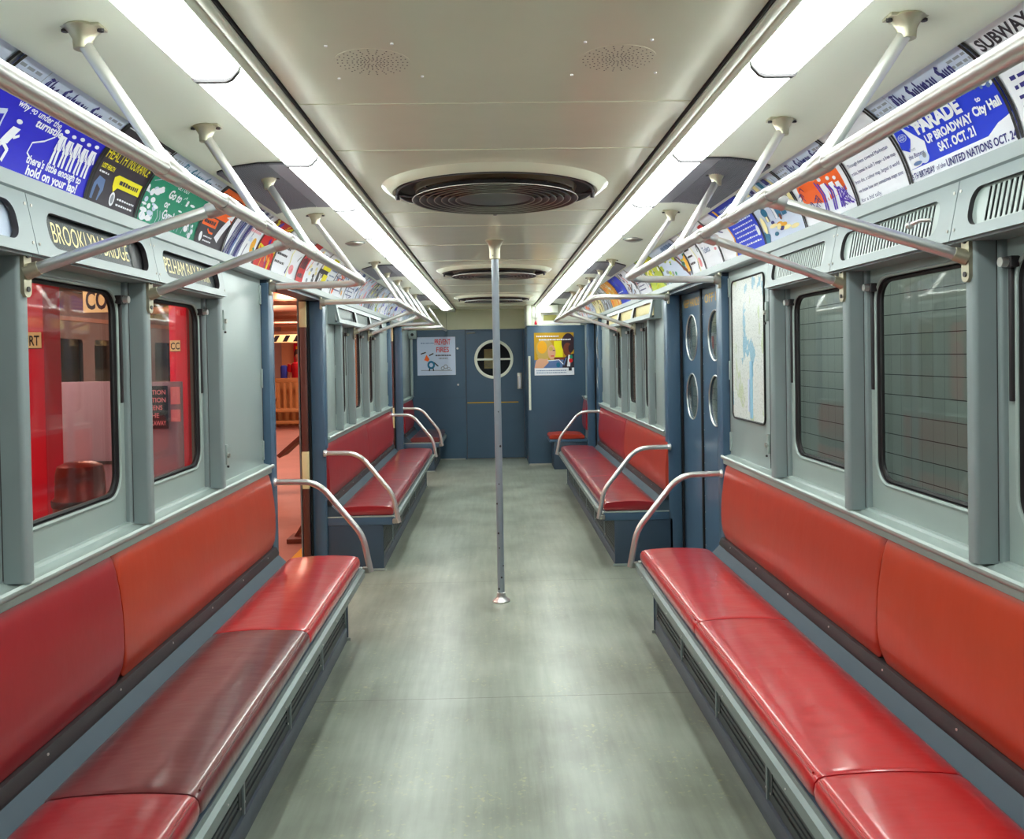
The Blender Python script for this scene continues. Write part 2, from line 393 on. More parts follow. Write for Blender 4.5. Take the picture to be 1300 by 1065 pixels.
    def build(s, name, f3, parent=None, cuts=14, thick=None, label=None):
        bm = s.bm
        for co, no in (((0, 0, 0), (-1, 0, 0)), ((s.W, 0, 0), (1, 0, 0)), ((0, 0, 0), (0, -1, 0)), ((0, s.H, 0), (0, 1, 0))):
            bmesh.ops.bisect_plane(bm, geom=bm.verts[:]+bm.edges[:]+bm.faces[:], plane_co=co, plane_no=no, dist=1e-7, clear_outer=True)
        if cuts:
            for k in range(1, cuts):
                bmesh.ops.bisect_plane(bm, geom=bm.verts[:]+bm.edges[:]+bm.faces[:], plane_co=(0, s.H*k/cuts, 0), plane_no=(0, 1, 0), dist=1e-7)
        for f in bm.faces:
            if f.normal.z < 0: f.normal_flip()
        pts = [tuple(v.co) for v in bm.verts]
        for v, p in zip(bm.verts, pts): v.co = f3(p[0], p[1], p[2])
        W, H = s.W, s.H
        mb_faces_back = []
        # thickness: a back sheet and rim so that the card is a solid
        nb = cuts or 1; i0 = 0
        if thick:
            fr = [[bm.verts.new(f3(a*W, H*k/nb, 0)) for k in range(nb+1)] for a in (0, 1)]
            bk = [[bm.verts.new(f3(a*W, H*k/nb, -thick)) for k in range(nb+1)] for a in (0, 1)]
            def q(a, b, c, d):
                try: bm.faces.new((a, b, c, d)).material_index = i0
                except ValueError: pass
            for k in range(nb):
                q(bk[0][k], bk[0][k+1], bk[1][k+1], bk[1][k])
                for a in (0, 1): q(fr[a][k], fr[a][k+1], bk[a][k+1], bk[a][k])
            q(fr[0][0], fr[1][0], bk[1][0], bk[0][0]); q(fr[0][nb], fr[1][nb], bk[1][nb], bk[0][nb])
        off = worldloc(parent) if parent else f3(W/2, 0, 0)
        for v in bm.verts: v.co -= off
        me = bpy.data.meshes.new(name); bm.to_mesh(me); bm.free()
        for m in s.mats: me.materials.append(m)
        o = bpy.data.objects.new(name, me); COL.objects.link(o); o.location = (0, 0, 0) if parent else off
        if parent: o.parent = parent
        if label: o['label'] = label
        return o

# ================================================================== THE SHELL
YB, YE = -1.3, 12.3          # rear and front ends
mb = MB(); mb.box(-1.32, 1.32, YB, YE+.1, -0.06, 0, FLOORM); mb.build('floor', kind='structure')
for i, s in enumerate((-1, 1)):   # metal thresholds in the doorways
    for k, (a, b) in enumerate(((4.6, 5.88), (9.8, 10.9))):
        t = MB().box(s*1.24, s*1.32, a, b, 0.0, 0.008, STEELD, .003); t.build('trim_%d' % (1+i*2+k), kind='structure')

def ad_curve(t):   # t 0 bottom .. 1 top ; returns |x|, z, normal(x,z) pointing inwards
    p0, p1, p2 = Vector((1.196, 1.966)), Vector((1.160, 2.115)), Vector((1.050, 2.190))
    p = (1-t)**2*p0+2*t*(1-t)*p1+t*t*p2; d = (2*(1-t)*(p1-p0)+2*t*(p2-p1)).normalized()
    return p, Vector((-d.y, d.x))
# ceiling: inner profile mirrored, closed by the roof
half = [(0, 2.2), (.548, 2.2), (.550, 2.235), (.715, 2.235), (.722, 2.212), (.80, 2.2135), (.86, 2.213), (.94, 2.203), (1.0, 2.186), (1.022, 2.176), (1.040, 2.176), (1.052, 2.196)]
for k in range(10, -1, -1):
    p, n = ad_curve(k/10.0); half.append((p.x+.004, p.y+.001))
half += [(1.205, 1.962), (1.205, 1.94), (1.33, 1.94)]
prof = [(-x, z) for (x, z) in half[::-1]] + half[1:] + [(1.33, 2.45), (-1.33, 2.45)]
def ceiling_mesh():
    mb = MB(); n = len(prof); ys = [YB, YE+.1]
    vs = [(a, y, b) for y in ys for (a, b) in prof]
    i1 = mb.mi(CREAM); i2 = mb.mi(CREAMC)
    bv = [mb.bm.verts.new(v) for v in vs]
    for k in range(n):
        f = mb.bm.faces.new((bv[k], bv[(k+1) % n], bv[n+(k+1) % n], bv[n+k])); mx = (abs(prof[k][0])+abs(prof[(k+1) % n][0]))/2
        f.material_index = i1 if mx < .54 else i2; f.smooth = (.72 < mx < 1.01)
    mb.bm.faces.new(bv[:n]); mb.bm.faces.new(bv[n:])
    return mb
cm = ceiling_mesh()
cm.build('ceiling', kind='structure')
# raised seams and rivets across the ceiling
mb = MB()
for y in (1.60, 2.345, 2.865, 4.08, 4.52, 5.27, 6.12, 7.60, 8.2, 9.2, 10.7, 11.5):
    mb.box(-.546, .546, y-.0015, y+.0015, 2.1975, 2.2005, CREAM)
mb.build('trim_5', kind='structure')
# light channel mouldings each side
for i, s in enumerate((-1, 1)):
    mb = MB()
    mb.box(s*.5515, s*.5555, YB, YE, 2.192, 2.236, DARK)
    mb.prism([(.556, 2.236), (.556, 2.186), (.560, 2.182), (.572, 2.180), (.580, 2.184), (.586, 2.176), (.594, 2.174), (.600, 2.180), (.600, 2.236)], YB, 11.62, CREAMW if False else CREAMC, s)
    mb.build('trim_%d' % (6+i), kind='structure')
# ledge under the advertising cards (grey) each side
for i, s in enumerate((-1, 1)):
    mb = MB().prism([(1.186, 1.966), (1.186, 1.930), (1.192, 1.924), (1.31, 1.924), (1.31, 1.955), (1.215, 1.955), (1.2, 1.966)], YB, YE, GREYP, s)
    mb.build('trim_%d' % (8+i), kind='structure')

# -------- side walls
BAYS = [(1.40, 3.80), (6.53, 8.80)]
DOORS = [(4.575, 5.88), (9.82, 10.90)]
for s in (-1, 1):
    mb = MB()
    segs = [(YB, DOORS[0][0]), (DOORS[0][1], DOORS[1][0]), (DOORS[1][1], YE)]
    for (a, b) in segs:
        a += .05; b -= .05
        mb.box(s*1.235, s*1.299, a, b, 0, .93, GREY)             # below the sill
        mb.box(s*1.30, s*1.34, a, b, 1.74, 1.95, GREY)          # behind the sign boxes
    pan = [(YB, 1.33), (3.62, 4.46), (5.98, 6.53), (8.80, 9.70), (10.98, YE)]
    for (a, b) in pan:
        mb.box(s*1.245, s*1.30, a, b, .93, 1.925, GREY, .003)
    mb.build('wall_'+SIDE[s], kind='structure')
# door pocket outer skins and lintels
k = 10
for s in (-1, 1):
    for (a, b) in DOORS:
        mb = MB().box(s*1.215, s*1.33, a-.1, b+.1, 1.905, 1.945, BLUED); mb.build('trim_%d' % k, kind='structure'); k += 1
        for (y0, y1) in ((a-.11, a), (b, b+.11)):
            mb = MB().box(s*1.205, s*1.300, y0, y1, 0, 1.906, BLUE, .008)
            mb.box(s*1.300, s*1.312, y0 if y0 < a else y0-.012, (y1+.012) if y0 < a else y1, 0, 1.906, BLACK)
            mb.build('trim_%d' % k, kind='structure'); k += 1
# outer skin behind the pockets (so nothing shows between walls and doors)
for s in (-1, 1):
    mb = MB()
    for (a, b) in ((YB, 1.40), (3.80, DOORS[0][0]), (DOORS[0][1], 6.53), (8.80, DOORS[1][0]), (DOORS[1][1], YE)):
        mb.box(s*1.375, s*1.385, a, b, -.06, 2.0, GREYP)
    mb.build('trim_%d' % k, kind='structure'); k += 1
# hinges, latches on the access panels
for s in (-1, 1):
    mb = MB()
    for (a, b, both) in ((3.80, 4.46, 1), (5.98, 6.53, 1), (8.80, 9.70, 1)):
        for z in (1.02, 1.40, 1.84): mb.box(s*1.238, s*1.247, b-.028, b-.006, z-.05, z+.05, GREYS, .002)
        for z in (1.07, 1.68):
            mb.box(s*1.232, s*1.247, a+.012, a+.035, z-.045, z+.045, GREYS, .004)
            mb.lathe([(0, -.012), (.010, -.012), (.012, 0)], (s*1.235, a+.024, z-.005), 'x', STEELD, 10, s)
            mb.lathe([(0, -.008), (.005, -.008), (.005, 0)], (s*1.235, a+.024, z-.055), 'x', DARKM, 8, s)
        mb.box(s*1.243, s*1.246, a+.004, a+.007, .96, 1.91, DARK); mb.box(s*1.243, s*1.246, b-.004, b-.002, .96, 1.91, DARK)
    mb.build('trim_%d' % k, kind='structure'); k += 1
# sills
for s in (-1, 1):
    for (a, b) in ((.8, 4.462), (5.975, 9.715), (10.98, YE)):
        mb = MB().prism([(1.196, .925), (1.190, .932), (1.190, .940), (1.197, .946), (1.205, .943), (1.212, .940), (1.244, .949), (1.248, .957), (1.256, .958), (1.30, .962), (1.30, .90), (1.205, .90), (1.205, .925)], a, b, GREYS, s)
        mb.build('trim_%d' % k, kind='structure'); k += 1
# window pillars
PILL = {0: (1.36, 2.120, 2.875, 3.640), 1: (6.55, 7.13, 7.93, 8.72)}
for s in (-1, 1):
    for bi in (0, 1):
        for y in PILL[bi]:
            y += .022 if (s < 0 and bi == 0) else 0
            mb = MB()
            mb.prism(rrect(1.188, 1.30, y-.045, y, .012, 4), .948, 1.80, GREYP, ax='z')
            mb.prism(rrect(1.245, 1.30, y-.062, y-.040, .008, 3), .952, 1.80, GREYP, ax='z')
            mb.prism(rrect(1.2435, 1.2465, y-.0465, y-.038, .001, 2), .955, 1.79, DARKM, ax='z')
            if s < 0:
                for v in mb.bm.verts: v.co.x *= -1
            mb.build('trim_%d' % k, kind='structure'); k += 1
# windows
wn = 1
def window(s, a, b):
    global wn
    w = thing('window_%d' % wn, (s*1.31, (a+b)/2, .96), kind='structure'); wn += 1
    y0, y1, z0, z1 = a+.040, b-.060, 1.056, 1.728
    f3 = lambda p, q, d: Vector((s*(1.262+d), p, q))
    MB().holed([(a-.01, .955), (b+.01, .955), (b+.01, 1.775), (a-.01, 1.775)], [rrect(y0, y1, z0, z1, .075, 8)], f3, .022, GREYS, DARKM).build('window_frame', parent=w)
    lp = rrect(y0-.006, y1+.006, z0-.006, z1+.006, .08, 8); lp = lp+[lp[0], lp[1]]
    MB().tube([(s*1.262, p, q) for p, q in lp], .006, GREYS, 6, False).build('sash_bead', parent=w)
    lp = rrect(y0+.006, y1-.006, z0+.006, z1-.006, .07, 8); lp = lp+[lp[0], lp[1]]
    MB().tube([(s*1.276, p, q) for p, q in lp], .0075, BLACK, 6, False).build('rubber_gasket', parent=w)
    MB().box(s*1.2845, s*1.289, y0-.01, y1+.01, z0-.01, z1+.01, GLASS).build('pane', parent=w)
    mb = MB().box(s*1.238, s*1.262, b-.070, b-.030, z1-.04, z1-.012, DARKM, .004); mb.lathe([(0, -.018), (.012, -.018), (.013, 0)], (s*1.24, b-.050, z1-.026), 'x', STEEL, 12, s)
    mb.build('window_catch', parent=w)
    MB().box(s*1.252, s*1.262, b-.046, b-.034, 1.36, z1-.03, DARKM, .002).build('sash_guide', parent=w)
for s in (-1, 1):
    for bi in (0, 1):
        P = PILL[bi]
        e = .022 if (s < 0 and bi == 0) else 0
        for a, b in zip(P[:-1], P[1:]): window(s, a+e, b-.045+e)

# -------- end wall, door, cab
def end_wall():
    global k
    mb = MB().box(-1.34, -.425, YE, YE+.08, 0, 1.905, BLUEW); mb.box(.425, .46, YE, YE+.08, 0, 1.905, BLUEW); mb.box(-.425, .46, YE, YE+.08, 1.895, 1.905, BLUEW)
    mb.box(-1.30, -.43, YE-.002, YE, .905, .909, BLUED); mb.box(-.434, -.428, YE-.004, YE, 0, 1.9, BLUED)
    mb.build('wall_front', kind='structure')
    mb = MB().box(-1.34, .46, YE-.004, YE+.08, 1.906, 2.46, CREAMW)
    for x in (-.95, -.70, .05): mb.box(x, x+.004, YE-.006, YE-.003, 1.91, 2.2, DARKM)
    mb.build('trim_%d' % k, kind='structure'); k += 1
    MB().box(-1.30, -.45, YE-.012, YE, 0, .015, STEELD).build('baseboard_front', kind='structure')
end_wall()
d1 = thing('door_1', (0, YE+.02, 0), kind='structure')
f3 = lambda p, q, d: Vector((p, YE+.018+d, q))
MB().holed([(-.42, .01), (.42, .01), (.42, 1.893), (-.42, 1.893)], [circ(-.012, 1.463, .245, 40)], f3, .03, BLUEW).build('door_panel', parent=d1)
mb = MB(); mb.lathe([(.245, -.012), (.262, -.020), (.285, -.016), (.288, 0), (.245, 0), (.245, -.012)], (-.012, YE+.018, 1.463), 'y', CREAMC, 48)
mb.build('porthole_ring', parent=d1)
MB().box(-.258, .234, YE+.006, YE+.026, 1.448, 1.478, CREAMC, .004).box(-.027, .003, YE+.006, YE+.026, 1.22, 1.706, CREAMC, .004).build('glazing_bars', parent=d1)
MB().lathe([(0, 0), (.247, 0), (.247, .004), (0, .004)], (-.012, YE+.032, 1.463), 'y', GLASS, 40).build('pane', parent=d1)
MB().box(-.41, .34, YE+.012, YE+.018, .822, .836, INK['gold']).build('warning_stripe', parent=d1)
mb = MB().box(.33, .40, YE-.005, YE+.018, 1.02, 1.26, STEELD, .006); mb.box(.345, .385, YE-.04, YE-.005, 1.03, 1.2, WHITE, .01); mb.build('door_handle', parent=d1)
MB().tube([(-.40, YE, 1.845), (-.36, YE-.01, 1.85), (-.28, YE-.01, 1.855)], .008, STEELD, 8).build('door_check', parent=d1)
# what shows through the porthole: the end platform and notices on the next door
MB().box(-.42, .42, YE+.62, YE+.68, 0, 2.1, mat('dark_vestibule', rgb(46, 48, 54), .6)).build('wall_vestibule', kind='structure')
mb = Art(.14, .30, 'cream'); mb.rect(0, .42, 1, .5, 'grey', 2)
for q in range(5): mb.scribble(.1, .9, .1+.06*q, .02, 'grey', 2)
tag(mb.build('notice', lambda u, v, l: Vector((-.16+u, YE+.60-.0005*l, 1.32+v)), cuts=0, thick=.003), 'yellowed paper notice seen through the round window of the end door', 'notice')
# cab
mb = MB().box(.445, 1.34, 11.5, YE+.08, 0, 1.915, BLUEW, .006); mb.box(.452, .456, 11.495, 11.5, 0, 1.9, BLUED)
mb.box(1.24, 1.246, 11.494, 11.5, 0, 1.9, BLUED)
mb.build('wall_cab', kind='structure')
mb = MB().box(.445, 1.34, 11.497, YE+.08, 1.916, 2.2, CREAMC)
mb.box(.445, .50, 11.47, 11.5, 1.916, 2.2, CREAMC, .01)
mb.build('trim_%d' % k, kind='structure'); k += 1
MB().box(.45, 1.25, 11.488, 11.5, 0, .02, STEELD).build('baseboard_cab', kind='structure')
# rear wall, behind the camera
MB().box(-1.34, 1.34, YB-.05, YB, 0, 2.46, BLUEW).build('wall_back', kind='structure')

tag(MB().tube([(.475, 11.455, .76), (.475, 11.455, 1.50)], .016, CREAMC, 12).box(.462, .488, 11.455, 11.5, .78, .81, CREAMC).box(.462, .488, 11.455, 11.5, 1.45, 1.48, CREAMC).build('grab_handle'),
    'long cream vertical grab handle on the blue wall right of the end door', 'handle')
mb = MB().box(.52, .60, 11.47, 11.5, 2.02, 2.10, CREAMC, .004)
for x in (.50, .535, .60): mb.tube([(x, 11.482, 1.93), (x, 11.482, 2.2)], .006, CREAMC, 8)
tag(mb.build('conduit_pipes'), 'cream conduit pipes running up beside the red cord above the cab wall', 'pipes')
cd = thing('emergency_cord', (.57, 11.46, 1.93), 'red emergency cord handle hanging above the cab wall', 'cord handle')
MB().tube([(.57, 11.46, 1.985), (.57, 11.46, 2.2)], .004, DARKM, 6).build('cord', parent=cd)
MB().lathe([(0, 0), (.016, .006), (.018, .02), (.010, .045), (.006, .06), (0, .062)], (.57, 11.46, 1.925), 'z', RED, 14).build('handle', parent=cd)
tag(MB().box(.64, .87, 11.40, 11.496, 2.085, 2.195, CREAMC, .006).build('junction_box'), 'cream box under the far end of the right lamp row', 'box')
tag(MB().box(.66, .95, 11.488, 11.497, 1.935, 1.965, WHITE, .003).build('label_plate'), 'narrow pale plate on the cream strip above the yellow poster', 'plate')
tag(MB().box(.68, .86, 11.489, 11.497, 1.985, 2.06, mat('faded_yellow', rgb(176, 174, 96), .6), .002).build('notice_strip'), 'faded yellow strip above the cab wall', 'notice')
sp = thing('buzzer_box', (-1.2, 12.24, 1.79), 'small grey box with a round hole high in the left end corner', 'box')
MB().box(-1.25, -1.13, 12.18, 12.3, 1.78, 1.90, GREY, .008).build('housing', parent=sp)
MB().lathe([(0, -.004), (.022, -.004), (.022, 0)], (-1.19, 12.18, 1.84), 'y', DARK, 16).build('hole', parent=sp)
tag(MB().tube([(-1.215, 12.25, .95), (-1.215, 12.25, 1.78)], .022, GREY, 10).build('corner_conduit'), 'grey vertical conduit below the small box in the left end corner', 'pipe')
for q, (x, z) in enumerate(((-.54, 1.63), (-.54, 1.10))):
    mb = MB().lathe([(0, -.04), (.012, -.038), (.016, -.02), (.010, 0)], (x, YE, z), 'y', STEEL, 12)
    tag(mb.build('door_stop'), ('upper' if q == 0 else 'lower')+' small metal knob between the fire poster and the end door', 'knob')

# ================================================================== BENCHES
def cushion(mb, prof, y0, y1, m, r=.03, sag=.0, ny=18):
    # loft of a closed profile (list of x,z around centre) along y with rounded ends
    cx = sum(p[0] for p in prof)/len(prof); cz = sum(p[1] for p in prof)/len(prof); st = []
    ez = [(0, .80), (.004, .90), (.012, .965), (.025, 1.0)]
    for (d, f) in ez: st.append((y0+d, f))
    L = y1-y0
    for q in range(1, ny): st.append((y0+.025+(L-.05)*q/ny, 1.0+sag*math.sin(PI*q/ny)))
    for (d, f) in ez[::-1]: st.append((y1-d, f))
    n = len(prof); vs = []; fs = []
    for (y, f) in st:
        for (x, z) in prof: vs.append((cx+(x-cx)*(1-(1-f)*.12 if f <= 1 else 1), y, cz+(z-cz)*f))
    for a in range(len(st)-1):
        for b in range(n): fs.append((a*n+b, a*n+(b+1) % n, (a+1)*n+(b+1) % n, (a+1)*n+b))
    fs.append(tuple(range(n))); fs.append(tuple((len(st)-1)*n+b for b in range(n)))
    mb.faces(vs, fs, m, True)
def seat_prof(s, xf=.742, xb=1.128, zb=.388, zt=.452):
    out = []
    N = 26
    base = []
    # bottom front -> front rounded -> crowned top -> back -> bottom back
    base += [(xf+.012, zb), (xf+.002, zb+.010), (xf, zb+.026), (xf+.003, zb+.044), (xf+.012, zt-.008), (xf+.028, zt)]
    for q in range(1, 10):
        t = q/10; base.append((xf+.028+(xb-.03-xf-.028)*t, zt+.012*math.sin(PI*(t*.85+.1))-.003))
    base += [(xb-.022, zt-.004), (xb-.006, zt-.014), (xb, zb+.03), (xb-.004, zb)]
    return [(s*x, z) for x, z in base]
def back_prof(s):
    # leaning panel from z .505 (x 1.186) to .925 (x 1.214)
    pts = []
    th = .046
    for q in range(0, 13):
        t = q/12; z = .505+.42*t; bulge = .012*math.sin(PI*min(1, t*1.02)); x = 1.186+.026*t-bulge
        if q == 0: x += .016
        if q == 12: x += .02
        if q in (1, 11): x += .003
        pts.append((x, z))
    pts += [(1.232, .925), (1.232, .505)]
    return [(s*x, z) for x, z in pts]
def screw(mb, x, y, z, s, r=.004): mb.lathe([(0, -.003), (r, -.002), (r, 0)], (x, y, z), 'x', STEEL, 8, s)
def bench(s, y0, y1, seats, backs, label, group=None, near_panel=True, far_panel=True):
    t = thing('bench_seat', (s*1.0, (y0+y1)/2, 0), label, 'bench', group)
    mb = MB()    # front rail
    mb.prism([(.722, .372), (.722, .338), (.728, .333), (.760, .333), (.760, .386), (.742, .386), (.738, .376)], y0, y1, RAILM, s)
    for q in range(int((y1-y0)/.3)): screw(mb, s*.722, y0+.15+q*.3, .352, s, .003)
    mb.build('front_rail', parent=t)
    MB().box(s*.745, s*1.20, y0+.004, y1-.004, .362, .387, BLUED, .003).build('seat_pan', parent=t)
    mb = MB().prism([(1.098, .388), (1.182, .470), (1.234, .470), (1.234, .388)], y0+.004, y1-.004, SHELFM, s)
    mb.build('rear_shelf', parent=t)
    mb = MB().prism([(1.176, .460), (1.172, .474), (1.186, .504), (1.234, .504), (1.234, .46)], y0+.004, y1-.004, DARKM, s)
    y = y0+.1
    while y < y1: screw(mb, s*1.181, y, .490, s, .005); y += .42
    mb.build('back_rail', parent=t)
    mb = MB().box(s*.820, s*1.18, y0+.02, y1-.02, 0, .072, KICK, .003); mb.build('kick_plate', parent=t)
    n = max(1, round((y1-y0)/.62)); w = (y1-y0-.02)/n
    for q in range(n):
        a = y0+.01+q*w; b = a+w-.012; mb = MB()
        mb.holed([(a, .074), (b, .074), (b, .333), (a, .333)], [[(a+.03, .105), (b-.03, .105), (b-.03, .315), (a+.03, .315)]], lambda p, z, d: Vector((s*(.830+d), p, z)), .006, HEAT, HEAT)
        mb.box(s*.838, s*.844, a, b, .08, .33, DARKM)
        for j in range(9):
            z = .115+.0215*j; mb.box(s*.832, s*.838, a+.03, b-.03, z, z+.012, HEAT)
        for yy in (a+.015, b-.015):
            for z in (.10, .31): screw(mb, s*.830, yy, z, s, .004)
        mb.build('heater_panel', parent=t)
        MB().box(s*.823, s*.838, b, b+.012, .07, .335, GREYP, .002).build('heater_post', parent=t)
    for q, (a, on) in enumerate(((y0, near_panel), (y1-.018, far_panel))):
        if not on: continue
        mb = MB().box(s*.815, s*1.232, a, a+.018, 0, .333, BLUED, .004)
        mb.box(s*.738, s*1.205, a-.006, a+.022, .325, .384, BLUE, .004)
        mb.box(s*.736, s*1.205, a-.009, a+.022, .380, .388, GREYS, .002)
        mb.box(s*.802, s*1.20, a-.003, a+.003, .003, .018, GREYS)
        mb.build('end_panel', parent=t)
    y = y0+.012; L = (y1-y0-.024)/len(seats)
    for q, (m, lb) in enumerate(seats):
        mb = MB(); cushion(mb, seat_prof(s), y, y+L-.006, m, sag=.10)
        o = mb.build('seat_cushion', parent=t, label=lb)
        ly = [(s*(.754), y+.02+(L-.046)*j/24, .4475+.002*math.sin(j*1.7)) for j in range(25)]
        MB().tube(ly, .0032, m, 6).build('piping', parent=o)
        y += L
    y = y0+.008; L = (y1-y0-.016)/len(backs)
    for q, (m, lb) in enumerate(backs):
        mb = MB(); cushion(mb, back_prof(s), y, y+L-.006, m, sag=.0, ny=10)
        mb.build('backrest', parent=t, label=lb); y += L
    return t
G1 = 'long red benches along the walls'
bench(-1, .80, 4.455, [(V_CRIM, None), (V_MAR, 'maroon vinyl seat cushion'), (V_RED, 'bright red vinyl seat cushion')], [(V_CRIMB, 'crimson vinyl backrest'), (V_RUST, 'orange-red vinyl backrest')],
      'near left bench with a maroon and a bright red cushion, below the destination signs', G1)
bench(1, .80, 4.455, [(V_RED, None), (V_RED, None), (V_RED, None)], [(V_RUST, None), (V_RUST2, None)], 'near right bench with bright red seats and orange-red backs, below the ventilation grilles', G1)
bench(-1, 5.90, 9.70, [(V_CRIM, None)]*3, [(V_CRIMB, None), (V_CRIMB, None)], 'second left bench, crimson seat and back, beyond the open doorway', G1)
bench(1, 5.88, 9.68, [(V_CRIM, None)]*3, [(V_RUST2, 'orange-red vinyl backrest'), (V_CRIMB, 'crimson vinyl backrest')], 'second right bench, crimson seats, beyond the closed blue doors', G1)
bench(-1, 10.98, 12.26, [(V_MAR, None)], [(V_CRIMB, None)], 'short dark red bench in the far left corner below the fire poster', 'short benches in the end corners')
def end_seat():
    s = 1; t = thing('corner_bench', (.95, 11.2, 0), 'short orange-red seat in the far right corner before the cab wall', 'seat', 'short benches in the end corners')
    MB().box(.76, 1.20, 11.0, 11.47, 0, .36, BLUED, .006).build('pedestal', parent=t)
    MB().box(.70, 1.215, 10.985, 11.48, .36, .395, BLUE, .005).build('seat_pan', parent=t)
    mb = MB(); cushion(mb, seat_prof(1, .70, 1.17, .396, .455), 10.99, 11.475, V_RUST2, ny=6); mb.build('seat_cushion', parent=t)
    mb = MB(); cushion(mb, back_prof(1), 10.99, 11.475, V_CRIM, ny=6); mb.build('backrest', parent=t)
end_seat()

# -------- curved arm rails at the bench ends
def arm(s, y, label, dy=0):
    t = thing('arm_rail', (s*1.2, y, .84), label, 'arm rail', 'curved arm rails at the bench ends')
    pts = fillet([(s*1.205, y, .84), (s*.975, y, .838), (s*.740, y, .545), (s*.700, y-dy, .345)], [.19, .24], 10)
    MB().tube(pts, .0165, STEEL, 16).build('tube', parent=t)
    MB().lathe([(0, -.012), (.020, -.012), (.024, 0), (.024, .01)], (s*1.205, y, .84), 'x', STEEL, 14, s).build('wall_flange', parent=t)
    mb = MB().box(s*.700, s*.745, y-.014, y+.014, .340, .372, STEELD, .004); mb.build('foot_bracket', parent=t)
arm(-1, 4.515, 'arm rail at the far end of the near left bench, beside the open doorway')
arm(1, 4.495, 'arm rail at the far end of the near right bench, before the closed blue doors')
arm(-1, 5.87, 'arm rail at the near end of the second left bench')
arm(1, 5.85, 'arm rail at the near end of the second right bench')
arm(-1, 9.76, 'arm rail at the far end of the second left bench')
arm(1, 9.74, 'arm rail at the far end of the second right bench')
arm(-1, 10.96, 'arm rail on the short corner bench at the far left')

# ================================================================== OVERHEAD RAILS
RX, RZ = .70, 1.897
def overhead(s, ya, yb, struts, arms, corners, label):
    t = thing('overhead_handrail', (s*RX, (ya+yb)/2, RZ), label, 'handrail', 'overhead handrails along the aisle')
    pts = []
    if corners[0]: pts += [(s*1.202, corners[0], 1.888)]; y0 = corners[0]
    else: y0 = ya
    pts += [(s*RX, y0, RZ)]
    y1 = corners[1] or yb
    pts += [(s*RX, y1, RZ)]
    if corners[1]: pts += [(s*1.202, corners[1], 1.888)]
    P = fillet(pts, [.17]*(len(pts)-2)) if len(pts) > 2 else pts
    MB().tube(P, .0185, STEEL, 18).build('rail', parent=t)
    for c in corners:
        if c:
            mb = MB().box(s*1.194, s*1.206, c-.022, c+.022, 1.84, 1.935, CASTM, .005)
            for z in (1.852, 1.924): screw(mb, s*1.194, c, z, s, .005)
            mb.lathe([(.027, -.03), (.030, 0)], (s*1.2, c, 1.888), 'x', STEELD, 14, s)
            mb.build('wall_plate', parent=t)
    for (yt, yb2) in struts:
        x1 = .885; z1 = 2.209
        a = Vector((s*RX, yb2, RZ)); b = Vector((s*x1, yt, z1-.03)); d = (b-a).normalized()
        st = MB().tube([a, b], .0145, STEEL, 14).build('strut', parent=t)
        mb = MB().tube([a-d*.004, a+d*.045], [.024, .0165], STEEL, 14); mb.tube([a+Vector((0, -.055, 0)), a+Vector((0, -.05, 0)), a+Vector((0, .05, 0)), a+Vector((0, .055, 0))], [.019, .0225, .0225, .019], STEEL, 18)
        mb.build('coupling', parent=t)
        mb = MB()
        mb.lathe([(.0, .0), (.034, .0), (.038, .006), (.030, .012), (.020, .030), (.0185, .05), (0, .05)], (s*x1, yt, z1+.003), 'z', CASTM, 16, -1)
        mb.box(s*x1-.045, s*x1+.045, yt-.022, yt+.022, z1-.004, z1+.004, CASTM, .003)
        for q in (-.038, .038): mb.lathe([(0, 0), (.007, .001), (.007, .008)], (s*x1+q, yt, z1-.010), 'z', DARKM, 8)
        mb.build('ceiling_bracket', parent=t)
    for (yw, yr) in arms:
        yw += .022 if (s < 0 and yw < 4) else 0
        a = Vector((s*RX, yr, RZ-.002)); b = Vector((s*1.185, yw-.022, 1.722))
        MB().tube([a, b], .0155, STEEL, 14).build('cross_arm', parent=t)
        d = (b-a).normalized()
        mb = MB().tube([a+Vector((0, -.05, 0)), a+Vector((0, -.045, 0)), a+Vector((0, .045, 0)), a+Vector((0, .05, 0))], [.019, .0225, .0225, .019], STEEL, 18)
        mb.tube([a, a+d*.05, a+d*.055], [.021, .0205, .017], STEEL, 14); mb.build('coupling', parent=t)
        mb = MB(); lp = rrect(-.017, .017, -.062, .062, .0165, 6)
        mb.faces([(s*(1.186-.007), b.y+p, b.z+q) for p, q in lp]+[(s*1.19, b.y+p, b.z+q) for p, q in lp], [tuple(range(len(lp))), tuple(range(len(lp), 2*len(lp)))]+[(i, (i+1) % len(lp), len(lp)+(i+1) % len(lp), len(lp)+i) for i in range(len(lp))], CASTM)
        for z in (-.042, .042): mb.lathe([(0, -.003), (.007, -.003), (.007, 0)], (s*1.179, b.y, b.z+z), 'x', DARKM, 10, s)
        mb.tube([b-d*.035, b-d*.002], [.0175, .021], CASTM, 14)
        mb.build('pillar_plate', parent=t)
overhead(-1, .6, 4.4, [(1.82, 1.81), (2.585, 2.55), (3.30, 3.24), (4.16, 4.33)], [(2.122, 2.185), (2.877, 2.86)], (None, 4.50), 'near left overhead handrail in front of the advertising cards, ending at the open doorway')
overhead(1, .6, 4.4, [(1.80, 1.83), (2.58, 2.54), (3.34, 3.25), (4.20, 4.31)], [(2.122, 2.185), (2.877, 2.86)], (None, 4.48), 'near right overhead handrail in front of the parade card, ending at the closed doors')
overhead(-1, 5.9, 9.7, [(6.22, 6.25), (6.95, 6.95), (7.70, 7.70), (8.50, 8.50), (9.40, 9.40)], [(7.11, 7.12), (7.91, 7.92)], (5.80, 9.76), 'second left overhead handrail above the crimson bench')
